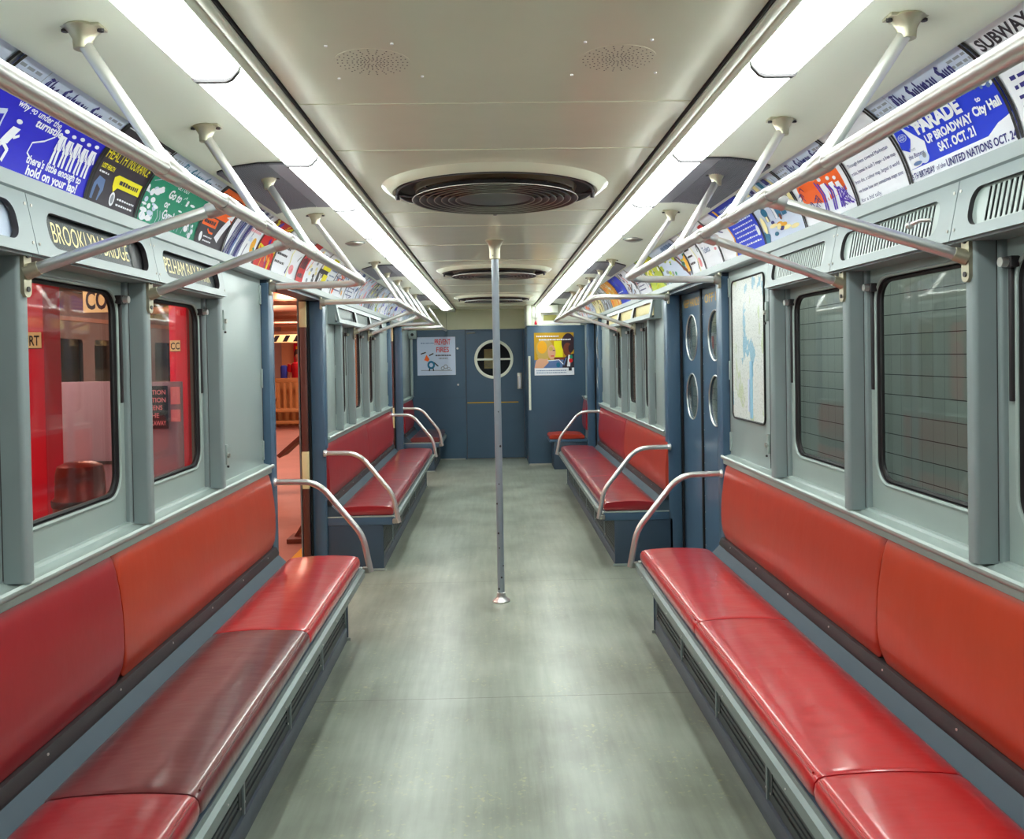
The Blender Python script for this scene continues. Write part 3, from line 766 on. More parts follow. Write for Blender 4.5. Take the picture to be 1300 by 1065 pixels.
overhead(1, 5.9, 9.7, [(6.28, 6.3), (6.98, 6.98), (7.70, 7.70), (8.50, 8.50), (9.35, 9.35)], [(7.11, 7.12), (7.91, 7.92)], (5.78, 9.74), 'second right overhead handrail beyond the closed blue doors')
overhead(-1, 10.9, 12.2, [(11.35, 11.5)], [], (10.96, None), 'short overhead handrail over the far left corner')

# centre pole
t = thing('centre_pole', (0, 5.098, 0), 'grey metal pole standing in the middle of the aisle', 'pole')
mb = MB().tube([(0.004, 5.098, .03), (0, 5.098, 2.12)], .0215, POLEM, 20)
mb.build('shaft', parent=t)
mb = MB()
for (a, z, r) in ((-1.2, .15, .006), (-1.9, .42, .006), (-.9, .95, .007), (-2.2, .60, .005), (-1.3, 1.16, .004), (-1.7, .33, .004), (-2.0, .08, .006), (-.6, .22, .006), (-1.5, .72, .004)):
    c = Vector((.0205*math.cos(a), 5.098+.0205*math.sin(a), z)); mb.lathe([(0, -r*1.3), (r*.8, -r*.8), (r, 0), (r*.8, r*.8), (0, r*1.3)], c, 'z', DARKM, 8)
mb.build('chipped_spot', parent=t)
MB().lathe([(0, 0), (.052, 0), (.054, .006), (.048, .014), (.034, .022), (.028, .034), (.027, .055), (.022, .057)], (.004, 5.098, 0), 'z', STEEL, 28).build('floor_flange', parent=t)
MB().lathe([(.055, 0), (.056, .006), (.046, .016), (.036, .034), (.032, .060), (.032, .112), (.0215, .116), (.0215, 0)], (0, 5.098, 2.2), 'z', CASTM, 28, -1).build('ceiling_socket', parent=t)
mb = MB().lathe([(0, 0), (.0035, 0), (.0035, .004)], (-.012, 5.065, 2.105), 'y', DARKM, 8); mb.build('set_screw', parent=t)

# ================================================================== LAMPS
def lamp(s, y0, n, label):
    t = thing('ceiling_light', (s*.66, y0+.435, 2.236), label, 'ceiling light', 'lit lamp units in two rows on the ceiling')
    y1 = y0+.87
    pr = [(.602, 2.232), (.602, 2.182), (.606, 2.172), (.622, 2.156), (.635, 2.151), (.704, 2.151), (.712, 2.156), (.716, 2.170), (.716, 2.232)]
    mb = MB()
    st = [(y0+.006, .0), (y0+.009, 1), (y1-.009, 1), (y1-.006, 0)]
    cx, cz = .66, 2.2; n_ = len(pr); vs = []; fs = []
    for (y, f) in st:
        g = .96 if f == 0 else 1
        for (x, z) in pr: vs.append((s*(cx+(x-cx)*g), y, cz+(z-cz)*g))
    for a in range(3):
        for b in range(n_): fs.append((a*n_+b, a*n_+(b+1) % n_, (a+1)*n_+(b+1) % n_, (a+1)*n_+b))
    fs += [tuple(range(n_)), tuple(3*n_+b for b in range(n_))]
    mb.faces(vs, fs, LENS, False); mb.build('lens', parent=t)
    MB().prism([(.7175, 2.215), (.7175, 2.175), (.7205, 2.172), (.7225, 2.177), (.7225, 2.215)], y0+.004, y1-.007, CREAMC, s).build('cove_shield', parent=t)  # lip added to keep light from the lens side off the cove
    mb = MB(); q = [((x-cx)*1.01+cx, (z-cz)*1.13+cz) for x, z in pr]
    mb.prism(q, y1-.008, y1+.006, DARKM, s); mb.build('end_frame', parent=t)
yj = 11.56-.87*13; cnt = 0
ordn = ['nearest', 'second', 'third', 'fourth', 'fifth', 'sixth', 'seventh', 'eighth', 'ninth', 'tenth', 'eleventh', 'twelfth']
for s in (-1, 1):
    for q in range(13):
        y0 = yj+.87*q; idx = q-1
        if q == 0: lb = 'lit lamp unit of the %s row, directly above the viewer' % SIDE[s]
        elif idx == 11: lb = 'lit lamp unit at the far end of the %s row above the end wall' % SIDE[s]
        else: lb = '%s lit lamp unit from the near end of the %s row' % (ordn[idx], SIDE[s])
        lamp(s, y0, q, lb)
MB().box(-.716, -.56, 11.56, 12.28, 2.16, 2.23, CREAMC, .01).build('trim_%d' % k, kind='structure'); k += 1

# ================================================================== CEILING FANS
def fan(y, label):
    t = thing('ceiling_fan', (0, y, 2.2), label, 'ceiling fan', 'round fan grilles down the middle of the ceiling')
    MB().lathe([(.412, .001), (.414, .020), (.426, .026), (.440, .022), (.456, .010), (.470, 0), (.412, 0)], (0, y, 2.2), 'z', CREAM, 64, -1).build('cream_ring', parent=t)
    MB().lathe([(0, .0005), (.413, .0005), (.413, .003), (0, .003)], (0, y, 2.2), 'z', DARK, 48, -1).build('recess', parent=t)
    MB().lathe([(.408, .003), (.412, .026), (.404, .028), (.400, .003)], (0, y, 2.2), 'z', FANM, 48, -1).build('inner_ring', parent=t)
    mb = MB()
    rs = [.345, .315, .285, .255, .225, .195, .165]
    for j, r in enumerate(rs):
        mb.lathe([(r, .052-.0004*j), (r-.002, .052-.0004*j), (r-.022, .032), (r-.020, .031), (r, .052-.0004*j)], (0, y, 2.2), 'z', FANM, 56, -1)
        mb.tube([(r*math.cos(a*PI/24), y+r*math.sin(a*PI/24), 2.2-.052) for a in range(49)], .0022, STEELD, 6, False)
    for a in range(12):
        c, sn = math.cos(a*PI/6+.1), math.sin(a*PI/6+.1); mb.tube([(c*.10, y+sn*.10, 2.2-.040), (c*.34, y+sn*.34, 2.2-.032)], .003, FANM, 6)
    mb.build('ring_grille', parent=t)
    MB().lathe([(0, .062), (.06, .060), (.10, .054), (.148, .046), (.150, .036), (0, .036)], (0, y, 2.2), 'z', FANM, 40, -1).build('hub', parent=t)
    MB().lathe([(0, .004), (.34, .004), (.33, .026), (.2, .030), (0, .030)], (0, y, 2.2), 'z', BRASSY, 48, -1).build('motor_plate', parent=t)
    for a in (PI, 0, PI/2):
        c, sn = math.cos(a), math.sin(a); mb = MB()
        mb.tube([(c*.33, y+sn*.33, 2.2-.034), (c*.405, y+sn*.405, 2.2-.026)], .006, FANM, 8)
        mb.lathe([(0, .048), (.009, .046), (.009, .02), (0, .02)], (c*.408, y+sn*.408, 2.2), 'z', FANM, 10, -1)
        mb.build('mounting_lug', parent=t)
fan(3.52, 'nearest round black fan grille with a cream ring on the ceiling')
fan(6.84, 'second round fan grille, behind the top of the centre pole')
fan(9.87, 'farthest round fan grille, before the end wall')
for sx_, (x, y) in enumerate(((-.296, 2.02), (.29, 2.01))):
    t = thing('speaker_grille', (x, y, 2.2), ('left' if x < 0 else 'right')+' speaker pattern of small holes in the near ceiling panel', 'speaker grille', 'perforated speaker patterns')
    MB().lathe([(0, .0), (.091, .0), (.091, .0008), (0, .0008)], (x, y, 2.2), 'z', CREAM, 40, -1).build('plate', parent=t)
    mb = MB()
    for ri, (r, n) in enumerate(((.012, 8), (.020, 14), (.028, 18), (.037, 22), (.048, 22), (.060, 24), (.072, 24), (.083, 24))):
        for j in range(n):
            a = 2*PI*j/n; mb.lathe([(.0019, .0006), (.0019, .0012), (0, .0012)], (x+r*math.cos(a), y+r*math.sin(a), 2.2), 'z', DARK, 6, -1)
    o = mb.build('hole_pattern', parent=t, kind='stuff')
    for (dx, dy) in ((-.09, -.11), (.06, -.12), (-.10, .11), (.11, .10)):
        MB().lathe([(.004, 0), (.0035, .003), (0, .0035)], (x+dx, y+dy, 2.2), 'z', STEEL, 10, -1).build('screw', parent=t)

# ribbed vent panels in the coves
def cove_z(x):
    P = [(.722, 2.212), (.80, 2.2135), (.86, 2.213), (.94, 2.203), (1.0, 2.186), (1.03, 2.176)]
    for (a, b), (c, d) in zip(P[:-1], P[1:]):
        if a <= x <= c: return b+(d-b)*(x-a)/(c-a)
    return P[-1][1]
def cove_vent(s, yc, label):
    t = thing('cove_vent', (s*.87, yc, 2.21), label, 'vent', 'dark ribbed vent panels in the ceiling coves')
    xs = [.724+.0115*j for j in range(26)]
    mb = MB()
    pr = [(x, cove_z(x)-.0005) for x in xs]+[(x, cove_z(x)-.004) for x in xs[::-1]]
    mb.prism(pr, yc-.43, yc+.43, GRILLD, s); mb.build('backing', parent=t)
    mb = MB().prism([(x, cove_z(x)-.0045) for x in xs[:10]]+[(x, cove_z(x)-.010) for x in xs[:10][::-1]], yc-.43, yc+.43, GRILL, s); mb.build('solid_strip', parent=t)
    mb = MB()
    for j in range(24):
        x = .832+.0077*j; z = cove_z(x); mb.box(s*x, s*(x+.0036), yc-.425, yc+.425, z-.011, z-.003, GRILL)
    mb.build('ribs', parent=t)
cv = [(3.50, 'nearest'), (6.85, 'middle'), (9.9, 'farthest')]
for s in (-1, 1):
    for (y, w) in cv: cove_vent(s, y, '%s dark ribbed vent panel in the %s ceiling cove' % (w, SIDE[s]))
for s in (-1, 1):
    mb = MB().lathe([(.058, 0), (.056, .010), (.040, .018), (.02, .022), (0, .023)], (s*.865, 5.20, 2.214), 'z', STEELD, 28, -1)
    mb.lathe([(.066, 0), (.066, .004), (.058, .004)], (s*.865, 5.20, 2.214), 'z', GREYP, 28, -1)
    tag(mb.build('call_lamp'), 'small metal dome in the %s ceiling cove above the doors' % SIDE[s], 'dome')

# ================================================================== SIGN BOXES
def face_f3(s):
    # front face leans: z 1.768 -> x 1.155 ; z 1.922 -> x 1.185
    def f(p, q, d): return Vector((s*(1.155+.030*(q-1.768)/.154+d), p, q))
    return f
def signbox(s, a, b, kind, label, text=None, name=None, end=0):
    nm = name or ('destination_sign' if kind == 'sign' else 'vent_box')
    t = thing(nm, (s*1.22, (a+b)/2, 1.768), label, 'sign box' if kind != 'vent' else 'vent box', None)
    f3 = face_f3(s); g = .0015
    holes = [] ; wins = []
    if kind == 'triple':
        L = (b-a-.06)/3
        for q in range(3): wins.append((a+.045+q*L+.02, a+.045+(q+1)*L-.06))
        holes = [rrect(p, r, 1.800, 1.888, .014, 4) for p, r in wins]
    else:
        wins = [(a+.075, b-.065)]; holes = [rrect(wins[0][0], wins[0][1], 1.795, 1.890, .038, 8)]
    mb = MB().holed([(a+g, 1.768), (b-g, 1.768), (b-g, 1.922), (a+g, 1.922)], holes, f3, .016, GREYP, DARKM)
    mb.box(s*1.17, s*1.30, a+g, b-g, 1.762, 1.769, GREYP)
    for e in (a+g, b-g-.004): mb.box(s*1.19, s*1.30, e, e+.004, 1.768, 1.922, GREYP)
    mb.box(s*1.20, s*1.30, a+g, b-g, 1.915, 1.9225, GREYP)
    for yy in (a+.015, b-.015):
        for z in (1.795, 1.893): v = f3(yy, z, 0); mb.lathe([(0, -.002), (.0045, -.0015), (.0045, 0)], v, 'x', STEELD, 8, s)
    mb.build('housing', parent=t)
    for (p, r) in wins:
        if kind == 'vent':
            o = MB().holed([(p-.01, 1.785), (r+.01, 1.785), (r+.01, 1.90), (p-.01, 1.90)], [rrect(p+.05+.0205*j, p+.05+.0205*j+.0105, 1.800, 1.884, .002, 1) for j in range(int((r-p-.09)/.0205))], lambda y, z, d: f3(y, z, .012+d), .002, GREYS, GREYS)
            o.build('slotted_plate', parent=t)
            MB().box(s*1.205, s*1.212, p-.01, r+.01, 1.785, 1.905, DARK).build('dark_backing', parent=t)
        elif kind in ('sign', 'blank'):
            A = Art(r-p+.02, .125, 'signgreen' if kind == 'sign' else 'pale')
            if kind == 'sign':
                if text == 'BROOKLYN BRIDGE':
                    A.text('BROOKLYN BRIDGE', .11, .30, .46, 'cream', w=.72); A.rect(.86, 0, 1, 1, 'black', 3)
                else: A.text(text, .12, .30, .46, 'cream', w=.78)
            Y0 = p-.01; Y1 = r+.01
            fn = (lambda u, v, l: f3(Y0+u, 1.780+v, .0225-.0007*l)) if s < 0 else (lambda u, v, l: f3(Y1-u, 1.780+v, .0225-.0007*l))
            A.build('roll_sign', fn, parent=t, cuts=0)
            MB().holed([(p-.005, 1.79), (r+.005, 1.79), (r+.005, 1.895), (p-.005, 1.895)], [], lambda y, z, d: f3(y, z, .0165+d), .002, SGLASS).build('glass', parent=t)
        else:
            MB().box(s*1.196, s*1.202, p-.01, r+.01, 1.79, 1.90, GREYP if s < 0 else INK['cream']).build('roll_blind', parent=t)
            MB().holed([(p-.003, 1.797), (r+.003, 1.797), (r+.003, 1.891), (p-.003, 1.891)], [], lambda y, z, d: f3(y, z, .0165+d), .002, SGLASS).build('glass', parent=t)
    return t
signbox(-1, 1.38, 2.13, 'blank', 'grey sign box with a blank pale window at the left edge of the picture')
signbox(-1, 2.13, 2.895, 'sign', 'grey sign box reading BROOKLYN BRIDGE above the near left window', 'BROOKLYN BRIDGE')
signbox(-1, 2.895, 3.62, 'sign', 'grey sign box reading PELHAM above the second left window', 'PELHAM BAY PARK')
v1 = signbox(1, 1.38, 2.13, 'vent', 'grey box with a slotted vent grille at the right edge of the picture')
v2 = signbox(1, 2.13, 2.895, 'vent', 'grey box with a slotted vent grille and small crank above the near right window')
v3 = signbox(1, 2.895, 3.60, 'vent', 'grey box with a slotted vent grille above the second right window, next to the map')
mb = MB().tube([(1.168, 2.24, 1.84), (1.148, 2.255, 1.842), (1.140, 2.29, 1.838)], .0055, STEEL, 8); mb.lathe([(0, -.012), (.009, -.008), (.011, 0), (.009, .008), (0, .012)], (1.139, 2.30, 1.836), 'y', STEEL, 12)
mb.build('crank', parent=v2)
signbox(-1, 6.25, 8.80, 'triple', 'grey box with three small blind windows above the second left bench', name='sign_box')
signbox(1, 6.25, 8.80, 'triple', 'grey box with three small blind windows above the second right bench', name='sign_box')

# ================================================================== ADVERTISING CARDS
AH = .262
def card_f3(s, y0, y1):
    def f(u, v, l):
        p, n = ad_curve(v/AH); off = .003+.00045*l
        x = p.x+n.x*off; z = p.y+n.y*off
        return Vector((s*x, (y0+u) if s < 0 else (y1-u), z))
    return f
def sun_header(A, dark='navy'):
    A.rect(0, .66, 1, 1, 'pale', 1); A.nib('The Subway Sun', .24, .75, .17, .040*(.53/A.W), dark, 3)
    for q in range(3):
        A.scribble(.03, .20, .74+.07*q, .035, 'grey', 2); A.scribble(.82, .97, .74+.07*q, .035, 'grey', 2)
    A.stroke([(.22, .70), (.22, .97)], .008, 'grey', 2); A.scribble(.35, .65, .685, .02, 'steelb', 2)
    A.stroke([(.02, .665), (.98, .665)], .008, 'navy', 3)
def edges(A):
    w = .010/A.W; A.rect(0, 0, w, 1, 'black', 6); A.rect(1-w, 0, 1, 1, 'black', 6)
def person_fig(A, u, v, h, c='white', lean=0.0, run=False):
    k = A.H/A.W; A.ell(u+lean*h, v+h*.86, .11*h*k, .11*h*k, c, 4); A.poly([(u-.14*h*k, v+.32*h), (u+.16*h*k, v+.34*h), (u+.16*h*k+lean*h, v+.72*h), (u-.12*h*k+lean*h, v+.72*h)], c, 4)
    if run:
        A.stroke([(u, v+.34*h), (u+.22*h*k, v+.22*h), (u+.12*h*k, v)], .09*h, c, 4); A.stroke([(u, v+.34*h), (u-.2*h*k, v+.16*h), (u-.42*h*k, v+.12*h)], .09*h, c, 4); A.stroke([(u+lean*h, v+.68*h), (u+.3*h*k, v+.5*h), (u+.45*h*k, v+.58*h)], .06*h, c, 4)
    else:
        A.stroke([(u-.06*h*k, v+.34*h), (u-.08*h*k, v)], .10*h, c, 4); A.stroke([(u+.08*h*k, v+.34*h), (u+.1*h*k, v)], .10*h, c, 4); A.stroke([(u+.12*h*k, v+.68*h), (u+.24*h*k, v+.40*h)], .06*h, c, 4)
def a_lap(A):
    sun_header(A); A.text('why go under the', .20, .55, .07, 'white', w=.36, bold=.02, shear=.15, rot=-.03); A.text('turnstile,', .38, .45, .085, 'white', w=.24, bold=.03, shear=.15)
    A.poly([(.02, .40), (.16, .48), (.16, .43), (.05, .36)], 'pale', 3); A.stroke([(.16, .46), (.16, .22)], .02, 'pale', 3)
    person_fig(A, .10, .06, .36, run=False); person_fig(A, .22, .06, .42, lean=.12, run=True)
    A.stroke([(.56, .44), (.50, .36), (.42, .30), (.41, .20), (.44, .17)], .016, 'white', 3)
    A.text("there's little enough to", .42, .12, .075, 'white', w=.50, bold=.03, shear=.15); A.text('hold on your lap!', .44, .025, .085, 'white', w=.46, bold=.035, shear=.15)
    for q in range(5):
        person_fig(A, .62+.075*q, .20, .40-.02*(q % 2)); A.stroke([(.60+.075*q, .40), (.62+.075*q, .30)], .008, 'royal', 5); A.stroke([(.63+.075*q, .46), (.64+.075*q, .36)], .008, 'royal', 5)
def a_health(A):
    A.text('IF YOU', .40, .74, .07, 'white', w=.22, bold=.02); A.text('HEALTH', .06, .50, .15, 'yellow', w=.38, bold=.0); A.text('INSURANCE', .48, .50, .15, 'yellow', w=.46, bold=.0)
    A.text('LOST HEALTH', .08, .385, .055, 'yellow', w=.24, bold=.03); A.scribble(.08, .28, .33, .022, 'white')
    A.poly([(.38, .34), (.44, .38), (.95, .38), (.95, .24), (.50, .24), (.44, .18), (.40, .24)], 'yellow', 2); A.scribble(.5, .9, .285, .05, 'char', 3)
    A.poly([(.06, .04), (.20, .04), (.26, .16), (.24, .27), (.12, .29), (.07, .20)], 'steelb', 2); A.poly([(.10, .04), (.18, .04), (.20, .16), (.12, .2)], 'char', 3)
    A.ell(.46, .11, .05, .075, 'white', 3); A.ell(.46, .11, .03, .05, 'grey', 4)
    A.scribble(.56, .92, .12, .022, 'white'); A.scribble(.56, .92, .06, .022, 'white'); A.rect(.02, .92, .98, .935, 'white', 2)
def a_green(A):
    sun_header(A, 'teal'); A.text('Go to the', .34, .40, .12, 'white', w=.34, bold=.04, shear=.1); A.text('GET OUT', .40, .56, .055, 'white', w=.2, bold=.02)
    A.text('or', .34, .27, .10, 'white', w=.08, bold=.03); A.text('Gym?', .36, .13, .12, 'white', w=.18, bold=.03, shear=.1)
    R = random.Random(3)
    for q in range(26): A.ell(R.uniform(.02, .24), R.uniform(.04, .46), R.uniform(.01, .05), R.uniform(.01, .05), 'white' if q % 3 else 'pale', 2+q % 3)
    for q in range(26): A.ell(R.uniform(.60, .96), R.uniform(.04, .46), R.uniform(.01, .045), R.uniform(.01, .05), 'white' if q % 2 else 'green', 2+q % 3)
    for q in range(14): a = R.uniform(.05, .95); A.stroke([(a, .04), (a+.02, .12), (a-.01, .2)], .01, 'pale', 4)
    A.stroke([(.06, .52), (.14, .58), (.24, .60)], .012, 'pale', 3)
def a_ladies(A):
    A.rect(0, .44, 1, .70, 'orange', 1); A.rect(.06, .28, .55, .42, 'orange', 1); A.rect(.08, .72, .95, .95, 'orange', 1)
    A.scribble(.14, .85, .80, .07, 'char', 3); A.scribble(.10, .50, .50, .08, 'brown', 3); A.scribble(.10, .50, .32, .06, 'char', 3)
    A.poly([(.60, .16), (.74, .10), (.96, .46), (.84, .52)], 'white', 3); A.text('TEEN', .66, .20, .10, 'char', w=.22, bold=.02, rot=.6); A.poly([(.72, .52), (.95, .62), (.95, .50)], 'white', 4)
    A.stroke([(.3, .24), (.38, .20), (.5, .20)], .03, 'orange', 3); A.ell(.14, .11, .05, .07, 'white', 3); A.scribble(.24, .55, .12, .022, 'white'); A.scribble(.24, .55, .06, .022, 'white')
def blobs(seed, cols, n=34, lines=0, lc='navy', header=False):
    def f(A):
        R = random.Random(seed)
        for q in range(n):
            c = R.choice(cols); u, v = R.uniform(.05, .95), R.uniform(.06, .94)
            if R.random() < .5: A.ell(u, v, R.uniform(.02, .09), R.uniform(.02, .12), c, 1+q % 4, 12, rot=R.uniform(0, 3))
            else: A.stroke([(u, v), (u+R.uniform(-.15, .15), v+R.uniform(-.2, .2)), (u+R.uniform(-.2, .2), v+R.uniform(-.3, .3))], R.uniform(.015, .07), c, 2+q % 4)
        for q in range(lines): A.scribble(.08, .60, .14+.11*q, .035, lc, 6, R)
        if header: sun_header(A)
    return f
def a_wave(A):
    R = random.Random(11)
    for q in range(16): u = .04+.035*q; A.stroke([(u, .02), (u+.10, .3), (u+.14, .62), (u+.25, .95)], R.uniform(.02, .07), R.choice(['steelb', 'white', 'pale', 'grey', 'navy']), 1+q % 4)
    A.poly([(.48, .04), (.98, .04), (.98, .62), (.60, .58)], 'white', 4); A.ell(.84, .30, .07, .14, 'amber', 5); A.ell(.90, .20, .04, .08, 'green', 5); A.scribble(.56, .92, .52, .06, 'pink', 5); A.rect(.64, .34, .74, .42, 'pale', 6); A.rect(.9, .06, .99, .2, 'red', 5)
def a_whitetext(A):
    for q in range(4): A.scribble(.06, .42, .20+.16*q, .05, 'char', 2)
    A.stroke([(.60, .0), (.62, .3), (.56, .5), (.60, .98)], .03, 'yellow', 2); A.scribble(.70, .88, .62, .08, 'red', 2); A.stroke([(.86, .40), (.92, .52)], .03, 'char', 2); A.poly([(.52, .08), (.58, .22), (.60, .22), (.56, .05)], 'navy', 2); A.ell(.74, .18, .09, .10, 'pink', 2); A.text('37', .68, .12, .12, 'red', w=.12, bold=.03)
def a_red(A):
    A.rect(0, 0, .36, 1, 'red', 1); A.scribble(.06, .30, .30, .3, 'char', 2); A.scribble(.06, .3, .1, .1, 'char', 2)
    A.stroke([(.42, .3), (.50, .5), (.55, .9)], .04, 'red', 2)
    R = random.Random(5)
    for q in range(20): A.ell(R.uniform(.5, .95), R.uniform(.1, .9), .05, .05, R.choice(['grey', 'cream', 'pale', 'char']), 2+q % 3)
def a_yellow(A):
    A.rect(.0, 0, .5, .5, 'char', 1); A.text('Xtra', .06, .10, .28, 'white', w=.36, bold=.05, shear=.1); A.rect(.10, .5, .55, .68, 'yellow', 2); A.rect(.3, .2, .55, .4, 'yellow', 3); A.rect(.3, .7, .62, .9, 'yellow', 2)
    for q in range(5): A.scribble(.62, .95, .12+.15*q, .04, 'steelb', 3)
def a_parade(A):
    sun_header(A); A.rect(0, 0, 1, .13, 'white', 2)
    A.poly([(0, .13), (.14, .14), (.24, .20), (.26, .34), (.20, .44), (.12, .60), (.05, .655), (0, .655)], 'white', 2)
    for q in range(5): A.poly([(.10+.05*q, .64-.03*q), (.13+.05*q, .655), (.15+.05*q, .56-.03*q)], 'white', 3)
    A.poly([(.02, .36), (.04, .60), (.12, .58), (.15, .42), (.09, .30)], 'blue', 4); A.ell(.085, .47, .044, .044, 'pale', 5, 24); A.ell(.085, .47, .036, .036, 'blue', 6, 24); A.ell(.085, .47, .028, .028, 'pale', 7, 20)
    for q in (-.012, 0, .012): A.stroke([(.085+q, .43), (.085+q, .51)], .008, 'blue', 8)
    A.stroke([(.058, .47), (.112, .47)], .008, 'blue', 8)
    A.text('from', .09, .30, .04, 'grey', w=.06, shear=.2, lay=5); A.text('the Battery', .05, .23, .05, 'navy', w=.17, shear=.2, lay=5); A.ell(.12, .17, .045, .02, 'steelb', 5); A.ell(.2, .20, .05, .06, 'pale', 4); A.ell(.21, .22, .02, .03, 'grey', 5)
    A.text('PARADE', .24, .43, .155, 'white', w=.44, bold=.05, rot=.0, lay=5); A.text('UP BROADWAY', .28, .305, .085, 'white', w=.44, bold=.045, lay=5); A.text('SAT. OCT. 21', .36, .185, .085, 'white', w=.34, bold=.045, lay=5)
    for q in range(12): A.rect(.30+.032*q, .60, .312+.032*q, .65+.0*q, 'white', 4); 
    for q in (1, 3, 6, 8): A.rect(.30+.032*q, .62, .335+.032*q, .635, 'white', 5)
    A.text('to', .80, .44, .05, 'white', w=.04, bold=.04, lay=5); A.text('City Hall', .74, .33, .085, 'white', w=.22, bold=.045, lay=5)
    R = random.Random(2)
    for q in range(46): u = R.uniform(.72, .97); A.ell(u, .66-R.uniform(0, .16)*(u-.55)*2.2, R.uniform(.006, .025), R.uniform(.008, .03), R.choice(['white', 'pale', 'white', 'steelb']), 3+q % 4, 8)
    A.poly([(.78, .13), (.88, .20), (.95, .22), (1, .24), (1, .13)], 'white', 3)
    A.text('5', .02, .035, .055, 'navy', w=.02, lay=5); A.text('TH BIRTHDAY', .045, .035, .06, 'navy', w=.22, bold=.02, lay=5); A.text('of the', .28, .04, .045, 'navy', w=.09, shear=.2, lay=5); A.text('UNITED NATIONS OCT. 24', .385, .03, .07, 'navy', w=.60, bold=.025, lay=5)
def a_maps(A):
    A.scribble(.06, .5, .86, .03, 'steelb')
    L = ['see, you say,', '', 'Through these covered Manhattan', 'trains, homes in such 3 maps - a free map', 'from this, a colour map, largest in world', 'we know how very sometimes maps save', 'for a bid tally.']
    for q, tx in enumerate(L):
        if tx: A.text(tx, .06, .64-.105*q+.02, .045, 'navy', w=min(.86, .026*len(tx)))
def a_readers(A):
    A.text('SUBWAY READERS', .04, .80, .13, 'char', w=.62, bold=.03); A.text('16 1/2', .06, .56, .06, 'grey', w=.14); A.scribble(.24, .8, .56, .06, 'navy')
    for q in range(5): A.scribble(.06, .9, .12+.085*q, .04, 'navy')
def a_sunorange(A):
    A.poly([(.10, .30), (.10, .50), (.14, .60), (.90, .60), (.90, .24), (.50, .20)], 'orange', 1); sun_header(A, 'navy'); A.stroke([(.05, .655), (.6, .655)], .02, 'purple', 4); A.stroke([(.7, .66), (.95, .66)], .015, 'red', 4)
    for (u, h) in ((.56, .5), (.70, .46), (.80, .42)): person_fig(A, u, .08, h)
    for q, u in enumerate((.46, .50, .62, .66, .74, .78)): A.stroke([(u, .50-.04*q), (u+.03, .3), (u, .08)], .035, 'purple', 6)
    R = random.Random(9)
    for q in range(22): A.stroke([(R.uniform(.74, .97), R.uniform(.05, .3)), (R.uniform(.74, .97), R.uniform(.05, .3))], .012, 'purple', 5)
    for q in range(14): u = R.uniform(.05, .4); v = R.uniform(.1, .5); A.stroke([(u, v), (u+.05, v+.04), (u+.08, v-.02)], .012, 'navy', 5)
def a_city(A):
    R = random.Random(21)
    for q in range(12): u = R.uniform(.2, .95); A.poly([(u-.05, .3), (u-.05, R.uniform(.5, .95)), (u+.05, R.uniform(.5, .95)), (u+.05, .3)], R.choice(['pale', 'white', 'grey', 'teal', 'cream']), 1+q % 3); A.stroke([(u-.05, .3), (u-.05, .9)], .01, 'navy', 5)
    for q in range(10): A.ell(R.uniform(.2, .9), R.uniform(.05, .28), R.uniform(.03, .1), .03, R.choice(['cream', 'amber', 'teal', 'navy', 'cream']), 2+q % 4)
    A.ell(.10, .28, .05, .14, 'cream', 6); A.ell(.24, .46, .07, .07, 'teal', 6); A.ell(.55, .30, .025, .05, 'brown', 7); A.poly([(0, 0), (.12, 0), (.16, .12), (0, .2)], 'teal', 5)
    for q in range(6): A.rect(.05+.13*q, .82, .13+.13*q, .95, ['teal', 'cream', 'navy', 'cream', 'teal', 'navy'][q], 6)
def a_bluetext(A):
    A.poly([(0, 0), (.34, 0), (.42, .25), (.40, .6), (.3, .98), (0, .98)], 'white', 1)
    A.stroke([(.34, .0), (.42, .3), (.38, .7)], .06, 'amber', 3); A.stroke([(.05, .50), (.2, .34), (.36, .24)], .06, 'amber', 3); A.stroke([(.12, .6), (.25, .5)], .03, 'navy', 3)
    for q in range(6): A.scribble(.48, .94, .10+.085*q, .028, 'white', 3)
    A.scribble(.55, .95, .66, .06, 'amber', 3); A.ell(.94, .26, .03, .09, 'white', 4); A.scribble(.5, .9, .82, .08, 'pale', 3); A.rect(.40, .72, .44, .96, 'amber', 4)
def a_script(A):
    A.text('Tuskeca', .12, .30, .14, 'steelb', w=.40, shear=.3); A.ell(.8, .30, .06, .03, 'pink', 2); A.rect(.06, .62, .12, .92, 'navy', 2); A.text('UN', .36, .66, .12, 'navy', w=.2, bold=.03); A.scribble(.7, .95, .8, .08, 'red', 2); A.scribble(.7, .95, .66, .06, 'pink', 2)
def a_lime(A):
    R = random.Random(31)
    for q in range(40): A.ell(R.uniform(.03, .97), R.uniform(.03, .6), R.uniform(.02, .06), R.uniform(.02, .07), R.choice(['lime', 'lime', 'yellow', 'green', 'grey', 'pale']), 1+q % 5, 10)
    A.stroke([(.66, .5), (.78, .24), (.93, .06)], .10, 'brown', 6); A.stroke([(.70, .6), (.84, .3)], .06, 'char', 6); A.stroke([(.80, .6), (.80, .4)], .05, 'pink', 7); A.poly([(.9, .1), (.98, .1), (.98, .5), (.88, .4)], 'amber', 7); A.scribble(.5, .9, .82, .1, 'steelb', 7); A.rect(.6, .62, .95, .78, 'amber', 6)
